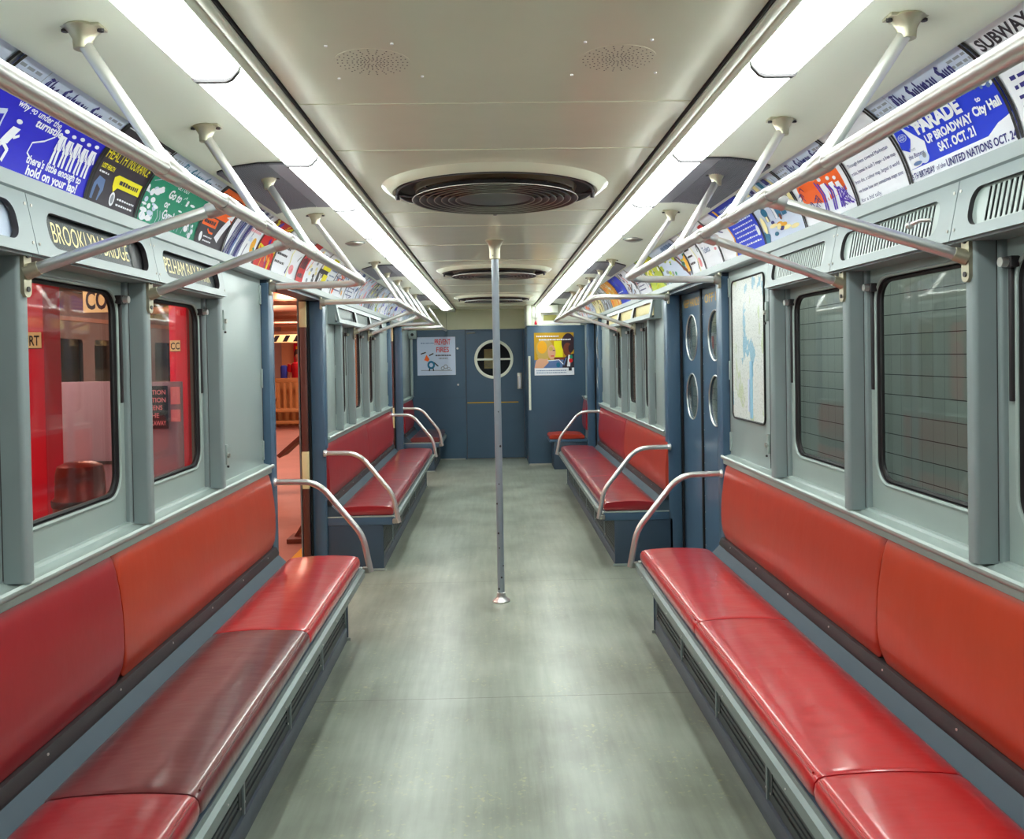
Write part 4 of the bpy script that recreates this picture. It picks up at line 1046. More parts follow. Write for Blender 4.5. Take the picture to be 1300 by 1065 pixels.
CARDS = {-1: [
 (1.36, 1.885, 'pale', blobs(1, ['white', 'pale'], 6), 'pale, almost blank advertising card at the left edge of the picture'),
 (1.90, 2.450, 'royal', a_lap, 'blue and white cartoon card headed The Subway Sun, about a turnstile and your lap'),
 (2.455, 2.785, 'char', a_health, 'black card reading HEALTH INSURANCE in yellow'),
 (2.79, 3.335, 'green', a_green, 'green and white card headed The Subway Sun, reading Go to the'),
 (3.34, 3.665, 'char', a_ladies, 'dark card with orange blocks, right of the green card'),
 (3.67, 4.12, 'white', a_wave, 'blue and white wavy card with an orange spot, right of the orange-block card'),
 (4.125, 4.45, 'red', blobs(4, ['red', 'brown', 'amber', 'orange', 'yellow', 'purple'], 40), 'red and amber mottled card near the doorway on the left'),
 (4.455, 5.00, 'white', a_whitetext, 'white card with dark text lines and a yellow curve, above the left doorway'),
 (5.005, 5.52, 'white', a_red, 'card with a red end block above the left doorway'),
 (5.525, 6.05, 'white', a_yellow, 'card with yellow patches and a dark panel at the end of the left doorway'),
 (6.055, 6.58, 'white', blobs(41, ['pale', 'orange', 'steelb', 'white', 'grey', 'amber'], 34, 4), 'white card with an orange curve, first beyond the left doorway'),
 (6.585, 7.11, 'white', blobs(42, ['pale', 'navy', 'white', 'steelb'], 30, 5), 'white card with dark blue strokes, second beyond the left doorway'),
 (7.115, 7.64, 'pale', blobs(43, ['pink', 'cream', 'orange', 'grey', 'white'], 36), 'pinkish card third beyond the left doorway'),
 (7.645, 8.17, 'grey', blobs(44, ['yellow', 'char', 'pale', 'navy'], 36), 'grey card with yellow and dark spots on the left cove'),
 (8.175, 8.70, 'pale', blobs(45, ['lime', 'amber', 'navy', 'white'], 34), 'card with lime and amber strokes on the left cove'),
 (8.705, 9.23, 'white', blobs(46, ['royal', 'pale', 'grey'], 30), 'white card with blue shapes on the left cove'),
 (9.235, 9.76, 'pale', blobs(47, ['brown', 'cream', 'steelb'], 30), 'brown and cream card before the far left doorway'),
 (9.765, 10.8, 'white', blobs(48, ['blue', 'red', 'pale'], 34), 'long blue and red card above the far left doorway'),
 (10.805, 12.2, 'pale', blobs(49, ['green', 'white', 'grey'], 34), 'long greenish card at the far end of the left cove')],
 1: [
 (1.30, 1.885, 'white', a_readers, 'white card reading SUBWAY READERS in black, at the right edge'),
 (1.89, 2.385, 'blue', a_parade, 'blue card headed The Subway Sun, announcing PARADE up Broadway'),
 (2.39, 2.73, 'white', a_maps, 'white card of small blue text left of the parade card'),
 (2.735, 3.19, 'white', a_sunorange, 'white Subway Sun card with an orange block and purple striped figures'),
 (3.195, 3.665, 'pale', a_city, 'card with a teal and cream street scene on the right cove'),
 (3.67, 4.34, 'blue', a_bluetext, 'blue card with white text lines and amber arcs above the map'),
 (4.345, 4.70, 'white', a_script, 'white card with a handwritten word above the right doors'),
 (4.705, 5.02, 'white', a_whitetext, 'narrow white card with text lines above the right doors'),
 (5.025, 5.78, 'pale', a_lime, 'card with yellow-green spots and a brown slanting shape above the right doors'),
 (5.785, 6.30, 'lime', blobs(61, ['lime', 'yellow', 'white', 'green'], 34), 'lime green card where the near right handrail ends'),
 (6.305, 6.80, 'white', blobs(62, ['pale', 'orange', 'grey', 'white'], 20, 5), 'white card with text and an orange stripe beyond the right doors'),
 (6.805, 7.30, 'white', blobs(63, ['brown', 'orange', 'pale', 'char'], 30), 'white card with brown shapes beyond the right doors'),
 (7.305, 7.80, 'blue', blobs(64, ['royal', 'blue', 'steelb'], 22, 3, 'white'), 'small blue card on the right cove above the second bench'),
 (7.805, 8.40, 'amber', blobs(65, ['amber', 'orange', 'cream', 'white'], 34), 'amber and orange card on the right cove above the second bench'),
 (8.405, 9.0, 'grey', blobs(66, ['char', 'pale', 'white'], 34), 'grey mottled card on the right cove'),
 (9.005, 9.7, 'cream', blobs(67, ['brown', 'lime', 'white'], 34), 'cream card with brown spots on the right cove'),
 (9.705, 10.6, 'pale', blobs(68, ['steelb', 'orange', 'white'], 34), 'pale card above the far right doors'),
 (10.605, 11.48, 'white', blobs(69, ['grey', 'blue', 'pink'], 30), 'white card at the far end of the right cove')]}
for s in (-1, 1):
    for (a, b, bg, fn, lb) in CARDS[s]:
        A = Art(b-a, AH, bg); fn(A); edges(A)
        o = A.build('advertising_card', card_f3(s, a, b), cuts=14, thick=.0015)
        tag(o, lb, 'advertising card', 'advertising cards along the ceiling coves')

# ================================================================== POSTERS, MAP
def poster_fire():
    A = Art(.56, .56, 'white'); A.rect(.0, 0, 1, 1, 'pale', 1); A.text('PREVENT', .46, .80, .15, 'red', w=.41, bold=.02, lay=3); A.text('FIRES', .50, .60, .14, 'red', w=.33, bold=.012, lay=3)
    A.scribble(.10, .44, .83, .025, 'steelb', 3); A.scribble(.48, .88, .50, .04, 'char', 3); A.scribble(.56, .80, .42, .04, 'grey', 3)
    A.stroke([(.10, .13), (.9, .12)], .02, 'grey', 3)
    A.poly([(.18, .40), (.24, .54), (.32, .42), (.28, .36)], 'orange', 4); A.stroke([(.10, .56), (.22, .60)], .03, 'hair', 4); A.stroke([(.32, .52), (.42, .57)], .03, 'hair', 4)
    A.ell(.36, .27, .10, .11, 'teal', 5); A.ell(.36, .27, .05, .055, 'pale', 6); A.stroke([(.44, .33), (.54, .24)], .03, 'char', 5); A.stroke([(.32, .18), (.31, .12)], .03, 'char', 5); A.stroke([(.41, .18), (.42, .12)], .03, 'char', 5)
    for (u, v, r) in ((.66, .18, .05), (.74, .22, .06), (.82, .17, .04)): A.ell(u, v, r, r, 'grey', 4); A.ell(u, v, r*.6, r*.6, 'pale', 5)
    o = A.build('fire_poster', lambda u, v, l: Vector((-1.132+u, YE-.006-.0005*l, 1.243+v)), cuts=0, thick=.003); tag(o, 'white poster reading PREVENT FIRES on the blue end wall', 'poster')
poster_fire()
def poster_couple():
    A = Art(.545, .585, 'gold'); A.rect(0, .17, 1, .36, 'steelb', 1); A.rect(.5, .42, .72, .80, 'yellow', 1); A.rect(.5, .36, .8, .42, 'brown', 1)
    A.scribble(.06, .62, .90, .035, 'white', 7); A.scribble(.12, .92, .82, .035, 'white', 7)
    A.poly([(0, .17), (.22, .17), (.36, .30), (.34, .42), (.18, .44), (.04, .34)], 'skin', 2); A.ell(.26, .62, .22, .24, 'blond', 3, 28); A.ell(.20, .66, .12, .15, 'amber', 4, 20); A.ell(.44, .54, .10, .17, 'skin', 5, 24)
    A.ell(.42, .62, .05, .05, 'blond', 6); A.stroke([(.47, .58), (.52, .58)], .02, 'hair', 6); A.stroke([(.42, .45), (.49, .45)], .022, 'red', 6); A.ell(.14, .44, .06, .05, 'blond', 4)
    A.poly([(.26, .17), (.60, .17), (.56, .26), (.36, .28)], 'steelb', 3); A.stroke([(.34, .34), (.62, .36), (.72, .26)], .02, 'white', 4); A.ell(.6, .24, .05, .06, 'teal', 5)
    A.ell(.86, .74, .17, .24, 'hair', 4, 28); A.ell(.84, .60, .11, .16, 'brown', 5, 24); A.ell(.92, .62, .06, .1, 'hair', 6); A.poly([(.70, .17), (1, .17), (1, .50), (.84, .48), (.74, .36)], 'char', 3)
    A.poly([(.82, .20), (.90, .20), (.92, .46), (.86, .48)], 'white', 6); A.ell(.92, .34, .05, .05, 'red', 7); A.ell(.93, .42, .04, .05, 'green', 7); A.stroke([(.74, .24), (.80, .40)], .03, 'steelb', 6)
    A.rect(0, 0, 1, .17, 'white', 8); A.scribble(.05, .80, .10, .02, 'steelb', 9); A.scribble(.05, .80, .05, .02, 'steelb', 9); A.rect(.86, .10, .94, .18, 'char', 9)
    o = A.build('couple_poster', lambda u, v, l: Vector((.545+u, 11.494-.0005*l, 1.232+v)), cuts=0, thick=.003); tag(o, 'yellow poster with a blonde woman and a dark-haired person on the blue cab wall', 'poster')
poster_couple()
def map_mat():
    m = bpy.data.materials.new('printed_map'); m.use_nodes = True; nt = m.node_tree; b = nt.nodes['Principled BSDF']; b.inputs['Roughness'].default_value = .25
    tc = nt.nodes.new('ShaderNodeTexCoord'); mp = nt.nodes.new('ShaderNodeMapping'); mp.inputs['Scale'].default_value = (1, 3.0, 1.5); nt.links.new(tc.outputs['Object'], mp.inputs[0])
    n = nt.nodes.new('ShaderNodeTexNoise'); n.inputs['Scale'].default_value = 2.6; n.inputs['Detail'].default_value = 4; nt.links.new(mp.outputs[0], n.inputs[0])
    cr = nt.nodes.new('ShaderNodeValToRGB'); nt.links.new(n.outputs['Fac'], cr.inputs[0]); cr.color_ramp.interpolation = 'CONSTANT'
    e = cr.color_ramp.elements; e[0].position = 0; e[0].color = rgb(166, 206, 226); e[1].position = .39; e[1].color = rgb(232, 238, 234)
    x = e.new(.60); x.color = rgb(214, 226, 196); x = e.new(.66); x.color = rgb(226, 232, 228)
    v = nt.nodes.new('ShaderNodeTexVoronoi'); v.feature = 'DISTANCE_TO_EDGE'; v.inputs['Scale'].default_value = 60; nt.links.new(tc.outputs['Object'], v.inputs[0])
    c2 = nt.nodes.new('ShaderNodeValToRGB'); nt.links.new(v.outputs['Distance'], c2.inputs[0]); c2.color_ramp.elements[0].color = (.35, .38, .36, 1); c2.color_ramp.elements[1].position = .06; c2.color_ramp.elements[1].color = (1, 1, 1, 1)
    mx = nt.nodes.new('ShaderNodeMixRGB'); mx.blend_type = 'MULTIPLY'; mx.inputs[0].default_value = .55; nt.links.new(cr.outputs[0], mx.inputs[1]); nt.links.new(c2.outputs[0], mx.inputs[2]); nt.links.new(mx.outputs[0], b.inputs['Base Color'])
    return m
t = thing('transit_map', (1.242, 4.11, 1.15), 'pale framed transit map on the grey panel left of the right windows', 'map')
MAPM = map_mat(); mb = MB()
lp = rrect(3.865, 4.385, 1.155, 1.865, .03, 5)
mb.faces([(1.241, p, q) for p, q in lp]+[(1.245, p, q) for p, q in lp], [tuple(range(len(lp))), tuple(range(len(lp), 2*len(lp)))]+[(i, (i+1) % len(lp), len(lp)+(i+1) % len(lp), len(lp)+i) for i in range(len(lp))], MAPM)
mb.build('map_sheet', parent=t)
lq = lp+[lp[0], lp[1]]; MB().tube([(1.240, p, q) for p, q in lq], .005, BLACK, 6, False).build('rubber_frame', parent=t)
mb = MB(); P = circ(4.20, 1.335, .045, 20); Q = circ(4.19, 1.30, .035, 16)
mb.box(1.2385, 1.2412, 4.10, 4.12, 1.20, 1.36, INK['pale']); mb.box(1.2385, 1.2412, 4.05, 4.09, 1.17, 1.45, mat('map_water', rgb(150, 200, 226), .3))
mb.build('river_print', parent=t)

# ================================================================== SIDE DOORS
dn = 2
def door_leaf(root, s, a, b, txt=None, hc=None):
    zt = 1.905; hc = hc or (a+b)/2
    f3 = lambda p, q, d: Vector((s*(1.318+d), p, q))
    o = MB().holed([(a, .01), (b, .01), (b, zt), (a, zt)], [circ(hc, 1.60, .150, 32), circ(hc, 1.205, .150, 32)], f3, .018, BLUE, BLUED).build('door_leaf', parent=root)
    for z in (1.60, 1.205):
        lp = circ(hc, z, .153, 32); lp += [lp[0], lp[1]]
        MB().tube([(s*1.318, p, q) for p, q in lp], .005, STEEL, 6, False).build('porthole_ring', parent=o)
        MB().lathe([(0, 0), (.151, 0), (.151, .004), (0, .004)], (s*1.326, hc, z), 'x', GLASS, 32, s).build('pane', parent=o)
    if txt:
        A = Art(b-a-.08, .075, 'gold'); A.bm.clear(); A.text(txt, .05, .12, .75, 'gold', w=.9, bold=.005, lay=1)
        fn = (lambda u, v, l: Vector((s*(1.3175-.0006*l), a+.04+u, 1.80+v))) if s < 0 else (lambda u, v, l: Vector((s*(1.3175-.0006*l), b-.04-u, 1.80+v)))
        A.build('lettering', fn, parent=o, cuts=0, label='yellow painted lettering')
for s in (-1, 1):
    for (a, b) in DOORS:
        d = thing('door_%d' % dn, (s*1.33, (a+b)/2, 0), kind='structure'); dn += 1; m = 5.33 if a < 5 else (a+b)/2
        if s > 0:
            door_leaf(d, s, a-.01, m-.004, 'OFF DOOR' if a < 5 else None, 5.02 if a < 5 else None); door_leaf(d, s, m+.004, b+.01, 'KEEP HANDS' if a < 5 else None)
            mb = MB().box(s*1.306, s*1.33, m-.013, m+.013, .01, 1.905, BLACK, .003)
            for q in range(18):
                for e in (-.028, .028): mb.lathe([(0, -.003), (.0035, -.002), (.0035, 0)], (s*1.318, m+e, .06+q*.105), 'x', STEEL, 6, s)
            mb.build('meeting_strip', parent=d)
        else:
            # leaves slid back into the wall pockets, leading edges showing
            for (p, q, ed) in ((a-.62, a-.03, a-.03), (b-.045, b+.35, b-.045)):
                MB().box(s*1.318, s*1.350, p, q, .01, 1.905, BLUED, .003).build('door_leaf', parent=d)
                mb = MB().box(s*1.312, s*1.356, ed-.012, ed+.012, .01, 1.905, mat('brown_rubber', rgb(92, 50, 42), .45), .006)
                RUB = mb.build('edge_strip', parent=d, label='brown rubber leading edge of the open door')
                MB().box(s*1.310, s*1.358, ed-.014, ed+.014, .60, .86, mat('cream_patch', rgb(222, 210, 160), .5), .004).box(s*1.310, s*1.358, ed-.014, ed+.014, 1.72, 1.90, mat('cream_patch', rgb(222, 210, 160), .5), .004).build('pale_patch', parent=RUB)  # cream patches low and high on the leading edge

# ================================================================== OUTSIDE LEFT: THE PLATFORM
PLF = mat('platform_concrete', rgb(178, 120, 104), .6, noise=.18, nscale=3, bump=.1, bscale=14)
MB().box(-7.5, -1.58, -1.5, 30, -.12, -.01, PLF).build('floor_platform', kind='structure')
tag(MB().box(-1.58, -1.42, -1.5, 30, -.12, -.008, mat('platform_edge_yellow', rgb(236, 176, 40), .6, noise=.1)).build('platform_edge_strip'), 'yellow warning strip along the platform edge outside the open door', 'edge strip')
CEP = mat('platform_ceiling_paint', rgb(214, 170, 140), .7, noise=.1, nscale=2)
MB().box(-7.5, -1.5, -1.5, 30, 2.95, 3.1, CEP).build('ceiling_platform', kind='structure')
for q, y in enumerate((8.5, 11.0, 13.5, 16.0, 18.5, 21.0, 23.5)):
    mb = MB().box(-7.4, -1.6, y-.12, y+.12, 2.92, 2.95, CEP).box(-7.4, -1.6, y-.03, y+.03, 2.66, 2.92, CEP).box(-7.4, -1.6, y-.12, y+.12, 2.62, 2.66, CEP)
    mb.build('trim_%d' % k, kind='structure'); k += 1
MB().box(-7.5, -1.5, 29.6, 29.8, -.1, 3.0, mat('station_end_wall', rgb(226, 176, 132), .7, noise=.2, nscale=1.5)).build('wall_platform_end', kind='structure')
MB().box(-7.6, -7.45, -1.5, 30, -.1, 3.0, mat('station_far_wall', rgb(150, 128, 120), .7)).build('wall_platform_side', kind='structure')
COLW = [4.87, 7.12, 9.40, 11.80, 14.2]
cl = ['red steel platform column with a COURT sign seen in the near left window', 'red steel platform column with a small sign seen in the second left window', 'red platform column hidden behind the grey panel by the doorway', 'narrow red column edge seen in the open doorway', 'red platform column farthest along the platform']
for q, y in enumerate(COLW):
    xl = -2.88 if q == 0 else -2.745
    t = thing('platform_column', (-2.74, y+.09, 0), cl[q], 'column', 'red steel platform columns')
    mb = MB().box(xl, -2.60, y, y+.022, -.01, 2.66, RED, .003).box(xl, -2.60, y+.17, y+.192, -.01, 2.66, RED, .003).box(-2.622, -2.60, y+.02, y+.172, -.01, 2.66, RED).box(-2.75, -2.735, y+.02, y+.172, -.01, 2.66, RED)
    mb.build('steel_shaft', parent=t)
    A = Art(.19 if q == 0 else .085, .095, 'cream'); A.rect(0, 0, 1, .04, 'char', 2); A.text('COURT' if q == 0 else 'CC', .06, .20, .62, 'black', w=.88, bold=.02)
    xs = -2.800 if q == 0 else -2.738
    A.build('station_sign', lambda u, v, l: Vector((xs+u, y-.004-.0006*l, 1.585+v)), parent=t, cuts=0, thick=.003)
# hanging sign
t = thing('hanging_sign', (-2.86, 6.3, 1.88), 'large pale sign with big black letters CO hanging outside the near left window', 'sign')
A = Art(.40, .20, 'cream'); A.text('COURT', .05, .14, .70, 'char', w=.90, bold=.03)
A.build('sign_face', lambda u, v, l: Vector((-3.06+u, 6.3-.0006*l, 1.875+v)), parent=t, cuts=0, thick=.02)
MB().tube([(-3.0, 6.31, 2.07), (-3.0, 6.31, 2.95)], .006, DARKM, 6).tube([(-2.72, 6.31, 2.07), (-2.72, 6.31, 2.95)], .006, DARKM, 6).build('hangers', parent=t)
# display boards
PINKB = mat('white_board_light_tint', rgb(158, 136, 150), .5, noise=.04)  # white boards, with the tint of the red light put into their colour
t = thing('display_board', (-2.9, 6.35, 0), 'large pale display board standing on the platform outside the near left window', 'display board', 'pale display boards on the platform')
MB().box(-3.30, -2.78, 6.33, 6.36, .34, 1.36, PINKB, .004).build('panel', parent=t)
MB().box(-3.28, -3.24, 6.33, 6.37, -.01, .36, DARKM).box(-2.84, -2.80, 6.33, 6.37, -.01, .36, DARKM).build('legs', parent=t)
MB().box(-3.12, -2.78, 6.315, 6.33, .74, .765, DARKM).build('cross_bar', parent=t)
t = thing('display_board', (-2.55, 6.35, 0), 'pale display board with a black sign, seen in the second left window', 'display board', 'pale display boards on the platform')
MB().box(-2.76, -2.36, 6.33, 6.36, .45, 1.35, PINKB, .004).build('panel', parent=t)
MB().box(-2.74, -2.70, 6.33, 6.37, -.01, .46, DARKM).box(-2.42, -2.38, 6.33, 6.37, -.01, .46, DARKM).build('legs', parent=t)
MB().box(-2.44, -2.37, 6.322, 6.33, 1.18, 1.31, INK['pink']).box(-2.44, -2.37, 6.322, 6.33, 1.05, 1.14, INK['pink']).build('pinned_sheets', parent=t)
A = Art(.21, .32, 'signgreen')
for q, tx in enumerate(('STATION', 'SECTION', 'QUEENS', '& THE', 'ROCKAWAY')): A.text(tx, .08, .80-.18*q, .11, 'pink', w=min(.84, .12*len(tx)), bold=.02)
tag(A.build('black_sign', lambda u, v, l: Vector((-2.665+u, 6.31-.0006*l, 1.00+v)), cuts=0, thick=.01), 'black sign with pale lettering fixed on the display board', 'sign')
# litter bin
t = thing('litter_bin', (-2.19, 4.42, 0), 'brown round-topped litter bin outside the near left window', 'litter bin')
COPP = mat('copper_brown', rgb(122, 46, 40), .28, metal=.5, noise=.2, nscale=12)
MB().lathe([(0, 0), (.115, 0), (.125, .02), (.125, .74)], (-2.19, 4.42, -.01), 'z', mat('bin_red_brown', rgb(150, 64, 56), .5), 32).build('body', parent=t)
MB().lathe([(.13, .73), (.134, .78), (.134, .80), (.122, .815), (.118, .93), (.108, .972), (.07, .99), (0, .995)], (-2.19, 4.42, -.01), 'z', COPP, 32).build('lid', parent=t)
MB().lathe([(.136, .765), (.139, .775), (.139, .795), (.136, .80)], (-2.19, 4.42, -.01), 'z', BLACK, 32).build('band', parent=t)
# easel stand beside the door
t = thing('easel_sign', (-1.7, 7.0, 0), 'brown slanted wooden stand outside the open doorway', 'stand')
WOODR = mat('stained_wood', rgb(120, 66, 50), .5, noise=.2, nscale=8)
mb = MB(); mb.prism([(-1.80, .72), (-1.775, .70), (-1.55, .90), (-1.55, .935)], 6.85, 7.15, WOODR); mb.build('slanted_top', parent=t)
MB().box(-1.64, -1.60, 6.97, 7.03, .02, .86, WOODR, .004).build('post', parent=t)
MB().box(-1.74, -1.50, 6.88, 7.12, -.01, .03, WOODR, .004).prism([(-1.70, .03), (-1.66, .03), (-1.60, .16), (-1.62, .16)], 6.98, 7.02, WOODR).build('foot', parent=t)
# wooden station bench, far
def wood_bench(x0, x1, y):
    t = thing('wooden_bench', ((x0+x1)/2, y, 0), 'wooden slatted station bench far along the platform, seen through the open doorway', 'bench')
    W = mat('oak_bench', rgb(196, 140, 84), .5, noise=.15, nscale=6)
    for x in (x0, x1-.09): 
        MB().box(x, x+.09, y, y+.09, -.01, .62, W, .006).build('front_leg', parent=t); MB().box(x, x+.09, y+.55, y+.64, -.01, 1.0, W, .006).build('rear_leg', parent=t)
        MB().box(x-.01, x+.10, y-.03, y+.62, .62, .67, W, .008).build('armrest', parent=t)
        mb = MB()
        for q in range(4): mb.box(x+.03, x+.06, y+.13+.11*q, y+.16+.11*q, .30, .62, W)
        mb.build('side_slats', parent=t)
    MB().box(x0, x1, y, y+.58, .36, .42, W, .006).build('seat', parent=t)
    MB().box(x0, x1, y, y+.04, .10, .17, W, .004).build('stretcher', parent=t)
    mb = MB().box(x0, x1, y+.56, y+.62, 1.0, 1.1, W, .01)
    n = int((x1-x0)/.14)
    for q in range(n): mb.box(x0+.1+q*.14, x0+.16+q*.14, y+.57, y+.60, .42, 1.0, W)
    mb.build('back', parent=t)
wood_bench(-5.05, -3.75, 18.6)
# timber counter behind the bench
tag(MB().box(-5.3, -3.6, 19.6, 19.7, -.01, 1.05, mat('oak_bench', rgb(196, 140, 84)), .01).build('timber_partition'), 'low light-wood partition behind the station bench', 'partition')
# person in a red shirt behind the partition
def person(x, y):
    t = thing('person', (x, y, 0), 'person in a red shirt with a blue bag standing beyond the wooden bench', 'person')
    SKIN = mat('skin', rgb(206, 146, 120), .5); SH = mat('red_shirt', rgb(214, 24, 40), .7); JE = mat('dark_trousers', rgb(40, 44, 60), .8); HA = mat('brown_hair', rgb(70, 46, 36), .7)
    me = bpy.data.meshes.new('body')
    J = {'pel': (0, 0, .93, .13), 'waist': (0, 0, 1.06, .12), 'chest': (0, 0, 1.28, .145), 'neckb': (0, 0, 1.42, .07), 'neck': (0, -.01, 1.49, .052), 'head': (0, -.02, 1.56, .07), 'top': (0, -.01, 1.65, .085), 'crown': (0, 0, 1.72, .05),
         'shl': (-.18, 0, 1.40, .055), 'ell': (-.25, .02, 1.13, .042), 'wrl': (-.20, -.14, .95, .03), 'hal': (-.17, -.2, .92, .035), 'shr': (.18, 0, 1.40, .055), 'elr': (.25, .02, 1.13, .042), 'wrr': (.24, -.05, .89, .03), 'har': (.23, -.08, .81, .035),
         'hpl': (-.1, 0, .86, .09), 'knl': (-.11, -.02, .48, .06), 'anl': (-.11, .02, .09, .042), 'tol': (-.12, -.14, .04, .035), 'hpr': (.1, 0, .86, .09), 'knr': (.11, -.02, .48, .06), 'anr': (.11, .02, .09, .042), 'tor': (.12, -.14, .04, .035)}
    K = list(J); E = [('pel', 'waist'), ('waist', 'chest'), ('chest', 'neckb'), ('neckb', 'neck'), ('neck', 'head'), ('head', 'top'), ('top', 'crown'), ('chest', 'shl'), ('shl', 'ell'), ('ell', 'wrl'), ('wrl', 'hal'), ('chest', 'shr'), ('shr', 'elr'), ('elr', 'wrr'), ('wrr', 'har'), ('pel', 'hpl'), ('hpl', 'knl'), ('knl', 'anl'), ('anl', 'tol'), ('pel', 'hpr'), ('hpr', 'knr'), ('knr', 'anr'), ('anr', 'tor')]
    me.from_pydata([J[q][:3] for q in K], [(K.index(a), K.index(b)) for a, b in E], [])
    bm = bmesh.new(); bm.from_mesh(me); sl = bm.verts.layers.skin.verify(); bm.verts.ensure_lookup_table()
    for i, q in enumerate(K): bm.verts[i][sl].radius = (J[q][3], J[q][3])
    bm.verts[0][sl].use_root = True; bm.to_mesh(me); bm.free()
    me.materials.append(SKIN); o = bpy.data.objects.new('body', me); COL.objects.link(o); o.parent = t
    o.modifiers.new('skin', 'SKIN').use_smooth_shade = True; o.modifiers.new('sub', 'SUBSURF').levels = 1
    MB().lathe([(.10, 0), (.165, .02), (.155, .18), (.175, .36), (.185, .46), (.15, .53), (.07, .56)], (x, y, .90), 'z', SH, 20).tube([(x-.19, y, 1.40), (x-.235, y+.01, 1.22)], [.075, .062], SH, 10).tube([(x+.19, y, 1.40), (x+.235, y+.01, 1.22)], [.075, .062], SH, 10).build('red_shirt', parent=t)
    MB().tube([(x-.1, y, .92), (x-.11, y-.02, .48), (x-.11, y+.01, .08)], [.115, .085, .065], JE, 12).tube([(x+.1, y, .92), (x+.11, y-.02, .48), (x+.11, y+.01, .08)], [.115, .085, .065], JE, 12).build('trousers', parent=t)
    MB().lathe([(.0, .12), (.06, .11), (.098, .06), (.105, 0), (.10, -.06), (.08, -.1)], (x, y+.025, 1.67), 'z', HA, 16).build('hair', parent=t)
    b = MB().box(x-.435, x-.275, y-.10, y+.06, 1.02, 1.38, mat('blue_bag', rgb(46, 70, 190), .6), .05, 3).build('shoulder_bag'); tag(b, 'blue bag hanging at the side of the person in red', 'bag')
person(-4.93, 21.2)
# train standing on the far side of the platform
t = thing('opposite_train', (-6.2, 7, 0), 'grey-brown subway train standing across the platform, seen through the left windows', 'train')
TR = mat('brown_grey_car_paint', rgb(120, 104, 98), .45, noise=.08, nscale=2)
holes = [rrect(y, y+.75, 1.1, 1.85, .06, 4) for y in [1.5+1.1*q for q in range(16)]]
MB().holed([(.5, -.1), (19.5, -.1), (19.5, 2.5), (.5, 2.5)], holes, lambda p, q, d: Vector((-5.9-d, p, q)), .06, TR, DARKM).build('side_panel', parent=t)
MB().box(-6.9, -6.85, .5, 19.5, -.1, 2.5, mat('train_interior', rgb(150, 130, 110), .6)).build('interior', parent=t)
for q in range(16): MB().box(-5.935, -5.93, 1.48+1.1*q, 2.27+1.1*q, 1.08, 1.87, GLASS).build('pane', parent=t)
MB().box(-5.9, -5.86, .5, 19.5, .80, .86, DARKM).box(-5.9, -5.88, .5, 19.5, 2.1, 2.16, mat('car_stripe', rgb(170, 130, 110), .5)).build('belt_rail', parent=t)
# platform light fixtures (the lamps above them hang from the ceiling)
FXM = mat('lit_tube', rgb(255, 214, 190), .5, emit=(1.0, .66, .50, 1), es=14.0)
for q, y in enumerate((3.0, 6.0, 9.0, 12.5, 16.5, 21.0, 24.5, 28.0)):  # last two fixtures added to light the end wall
    t = thing('platform_light', (-3.9, y, 2.8), '%s lit tube lamp hanging over the platform' % ['nearest', 'second', 'third', 'fourth', 'fifth', 'sixth', 'seventh', 'farthest'][q], 'lamp', 'tube lamps over the platform')  # the seventh and farthest lamps are added
    MB().box(-4.05, -3.75, y-.75, y+.75, 2.86, 2.95, WHITE, .01).build('housing', parent=t)
    MB().tube([(-3.95, y-.7, 2.84), (-3.95, y+.7, 2.84)], .018, FXM, 10).build('tube', parent=t)

for q, (y, z, r) in enumerate(((13.0, 2.30, .05), (14.8, 2.42, .07), (16.2, 2.20, .04), (19.4, 2.36, .09), (22.4, 2.22, .06))):
    o = MB().tube([(-7.3, y, z), (-1.7, y, z)], r, CEP, 14).tube([(-4.4, y, z), (-4.4, y, 2.95)], .012, DARKM, 6).tube([(-2.6, y, z), (-2.6, y, 2.95)], .012, DARKM, 6).build('ceiling_pipe')
    tag(o, '%s pale pipe crossing under the platform ceiling beyond the open doorway' % ['nearest', 'second', 'third', 'fourth', 'farthest'][q], 'pipe', 'pipes under the platform ceiling')
A = Art(1.5, .16, 'cream')
for q in range(7): A.poly([(.02+.14*q, .1), (.08+.14*q, .1), (.13+.14*q, .9), (.07+.14*q, .9)], 'black', 2)
tag(A.build('hazard_board', lambda u, v, l: Vector((-4.9+u, 16.9-.0006*l, 1.86+v)), cuts=0, thick=.02), 'cream board with slanting black stripes hanging over the platform', 'board')
MB().tube([(-4.8, 16.91, 2.02), (-4.8, 16.91, 2.95)], .01, DARKM, 6).tube([(-3.5, 16.91, 2.02), (-3.5, 16.91, 2.95)], .01, DARKM, 6).build('hanger_rods', parent=bpy.data.objects['hazard_board'])
for q, x in enumerate((-7.0, -6.35, -5.7)):
    mb = MB().box(x, x+.45, 29.5, 29.6, 1.0, 2.1, RED, .01); mb.box(x+.08, x+.37, 29.48, 29.5, 1.1, 2.0, INK['amber'])
    tag(mb.build('wall_panel'), '%s red framed panel on the far end wall of the platform' % ['left', 'middle', 'right'][q], 'panel', 'red framed panels on the far wall')

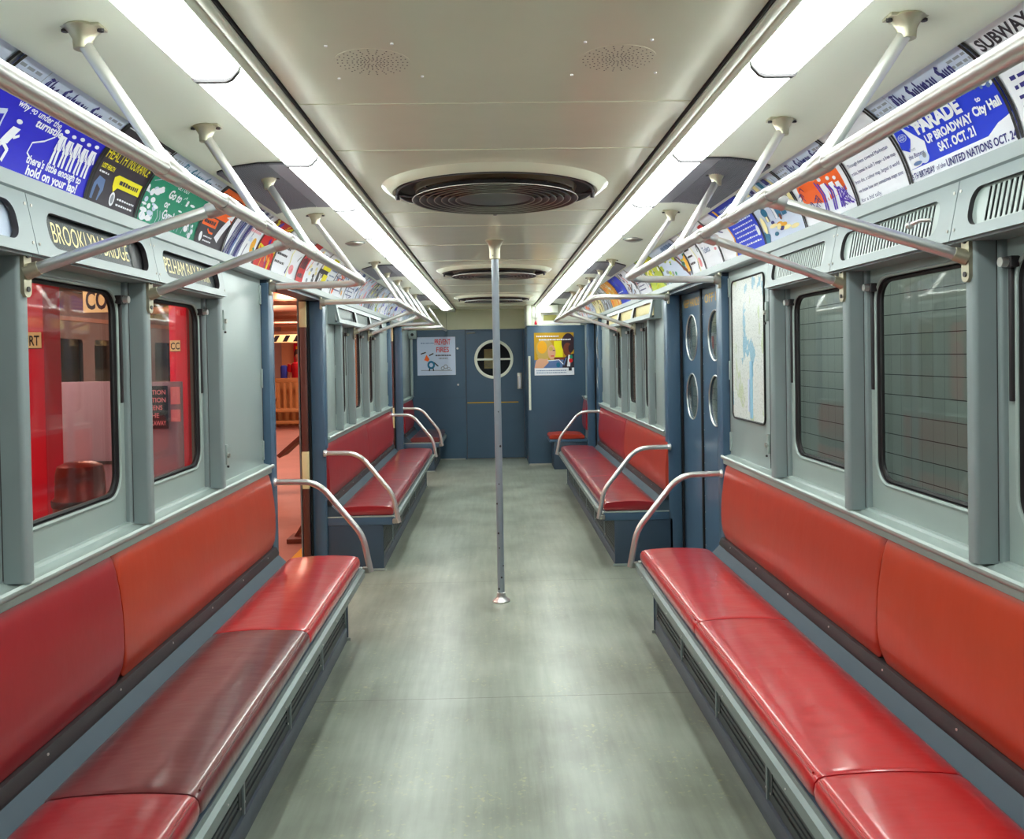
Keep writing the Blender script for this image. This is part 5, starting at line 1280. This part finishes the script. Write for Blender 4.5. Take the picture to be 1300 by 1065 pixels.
# ================================================================== OUTSIDE RIGHT: TILED TUNNEL WALL
def tile_mat():
    m = bpy.data.materials.new('tunnel_tiles'); m.use_nodes = True; nt = m.node_tree; b = nt.nodes['Principled BSDF']; b.inputs['Roughness'].default_value = .45
    tc = nt.nodes.new('ShaderNodeTexCoord'); sx = nt.nodes.new('ShaderNodeSeparateXYZ'); nt.links.new(tc.outputs['Object'], sx.inputs[0])
    def line(out, period, w):
        mo = nt.nodes.new('ShaderNodeMath'); mo.operation = 'PINGPONG'; mo.inputs[1].default_value = period/2; nt.links.new(out, mo.inputs[0])
        l = nt.nodes.new('ShaderNodeMath'); l.operation = 'LESS_THAN'; l.inputs[1].default_value = w; nt.links.new(mo.outputs[0], l.inputs[0]); return l
    a = line(sx.outputs['Z'], .108, .0022); c = line(sx.outputs['Y'], .108, .0014)
    m1 = nt.nodes.new('ShaderNodeMixRGB'); m1.inputs[1].default_value = rgb(196, 204, 196); m1.inputs[2].default_value = rgb(132, 140, 134); nt.links.new(c.outputs[0], m1.inputs[0])
    m2 = nt.nodes.new('ShaderNodeMixRGB'); m2.inputs[2].default_value = rgb(44, 48, 46); nt.links.new(a.outputs[0], m2.inputs[0]); nt.links.new(m1.outputs[0], m2.inputs[1])
    nt.links.new(m2.outputs[0], b.inputs['Base Color']); return m
MB().box(2.15, 2.25, -1.5, 14, -.8, 3.2, tile_mat()).build('wall_tunnel', kind='structure')
MB().box(1.4, 2.3, -1.5, 14, 3.1, 3.2, DARKM).build('ceiling_tunnel', kind='structure')
MB().box(1.38, 2.2, -1.5, 14, -.9, -.8, DARKM).build('floor_tunnel', kind='structure')
t = thing('wall_notice', (2.14, 5.3, 1.3), 'small red and white notice on the tunnel wall seen through the near round door window', 'notice')
A = Art(.5, .36, 'white'); A.rect(0, .1, 1, .45, 'red', 1); A.rect(.0, .55, 1, .9, 'red', 1); A.text('N S', .1, .16, .24, 'white', w=.7, bold=.04); A.text('M.', .1, .6, .24, 'white', w=.6, bold=.04)
A.build('face', lambda u, v, l: Vector((2.14-.0006*l, 8.65-u, 1.34+v)), parent=t, cuts=0, thick=.005)
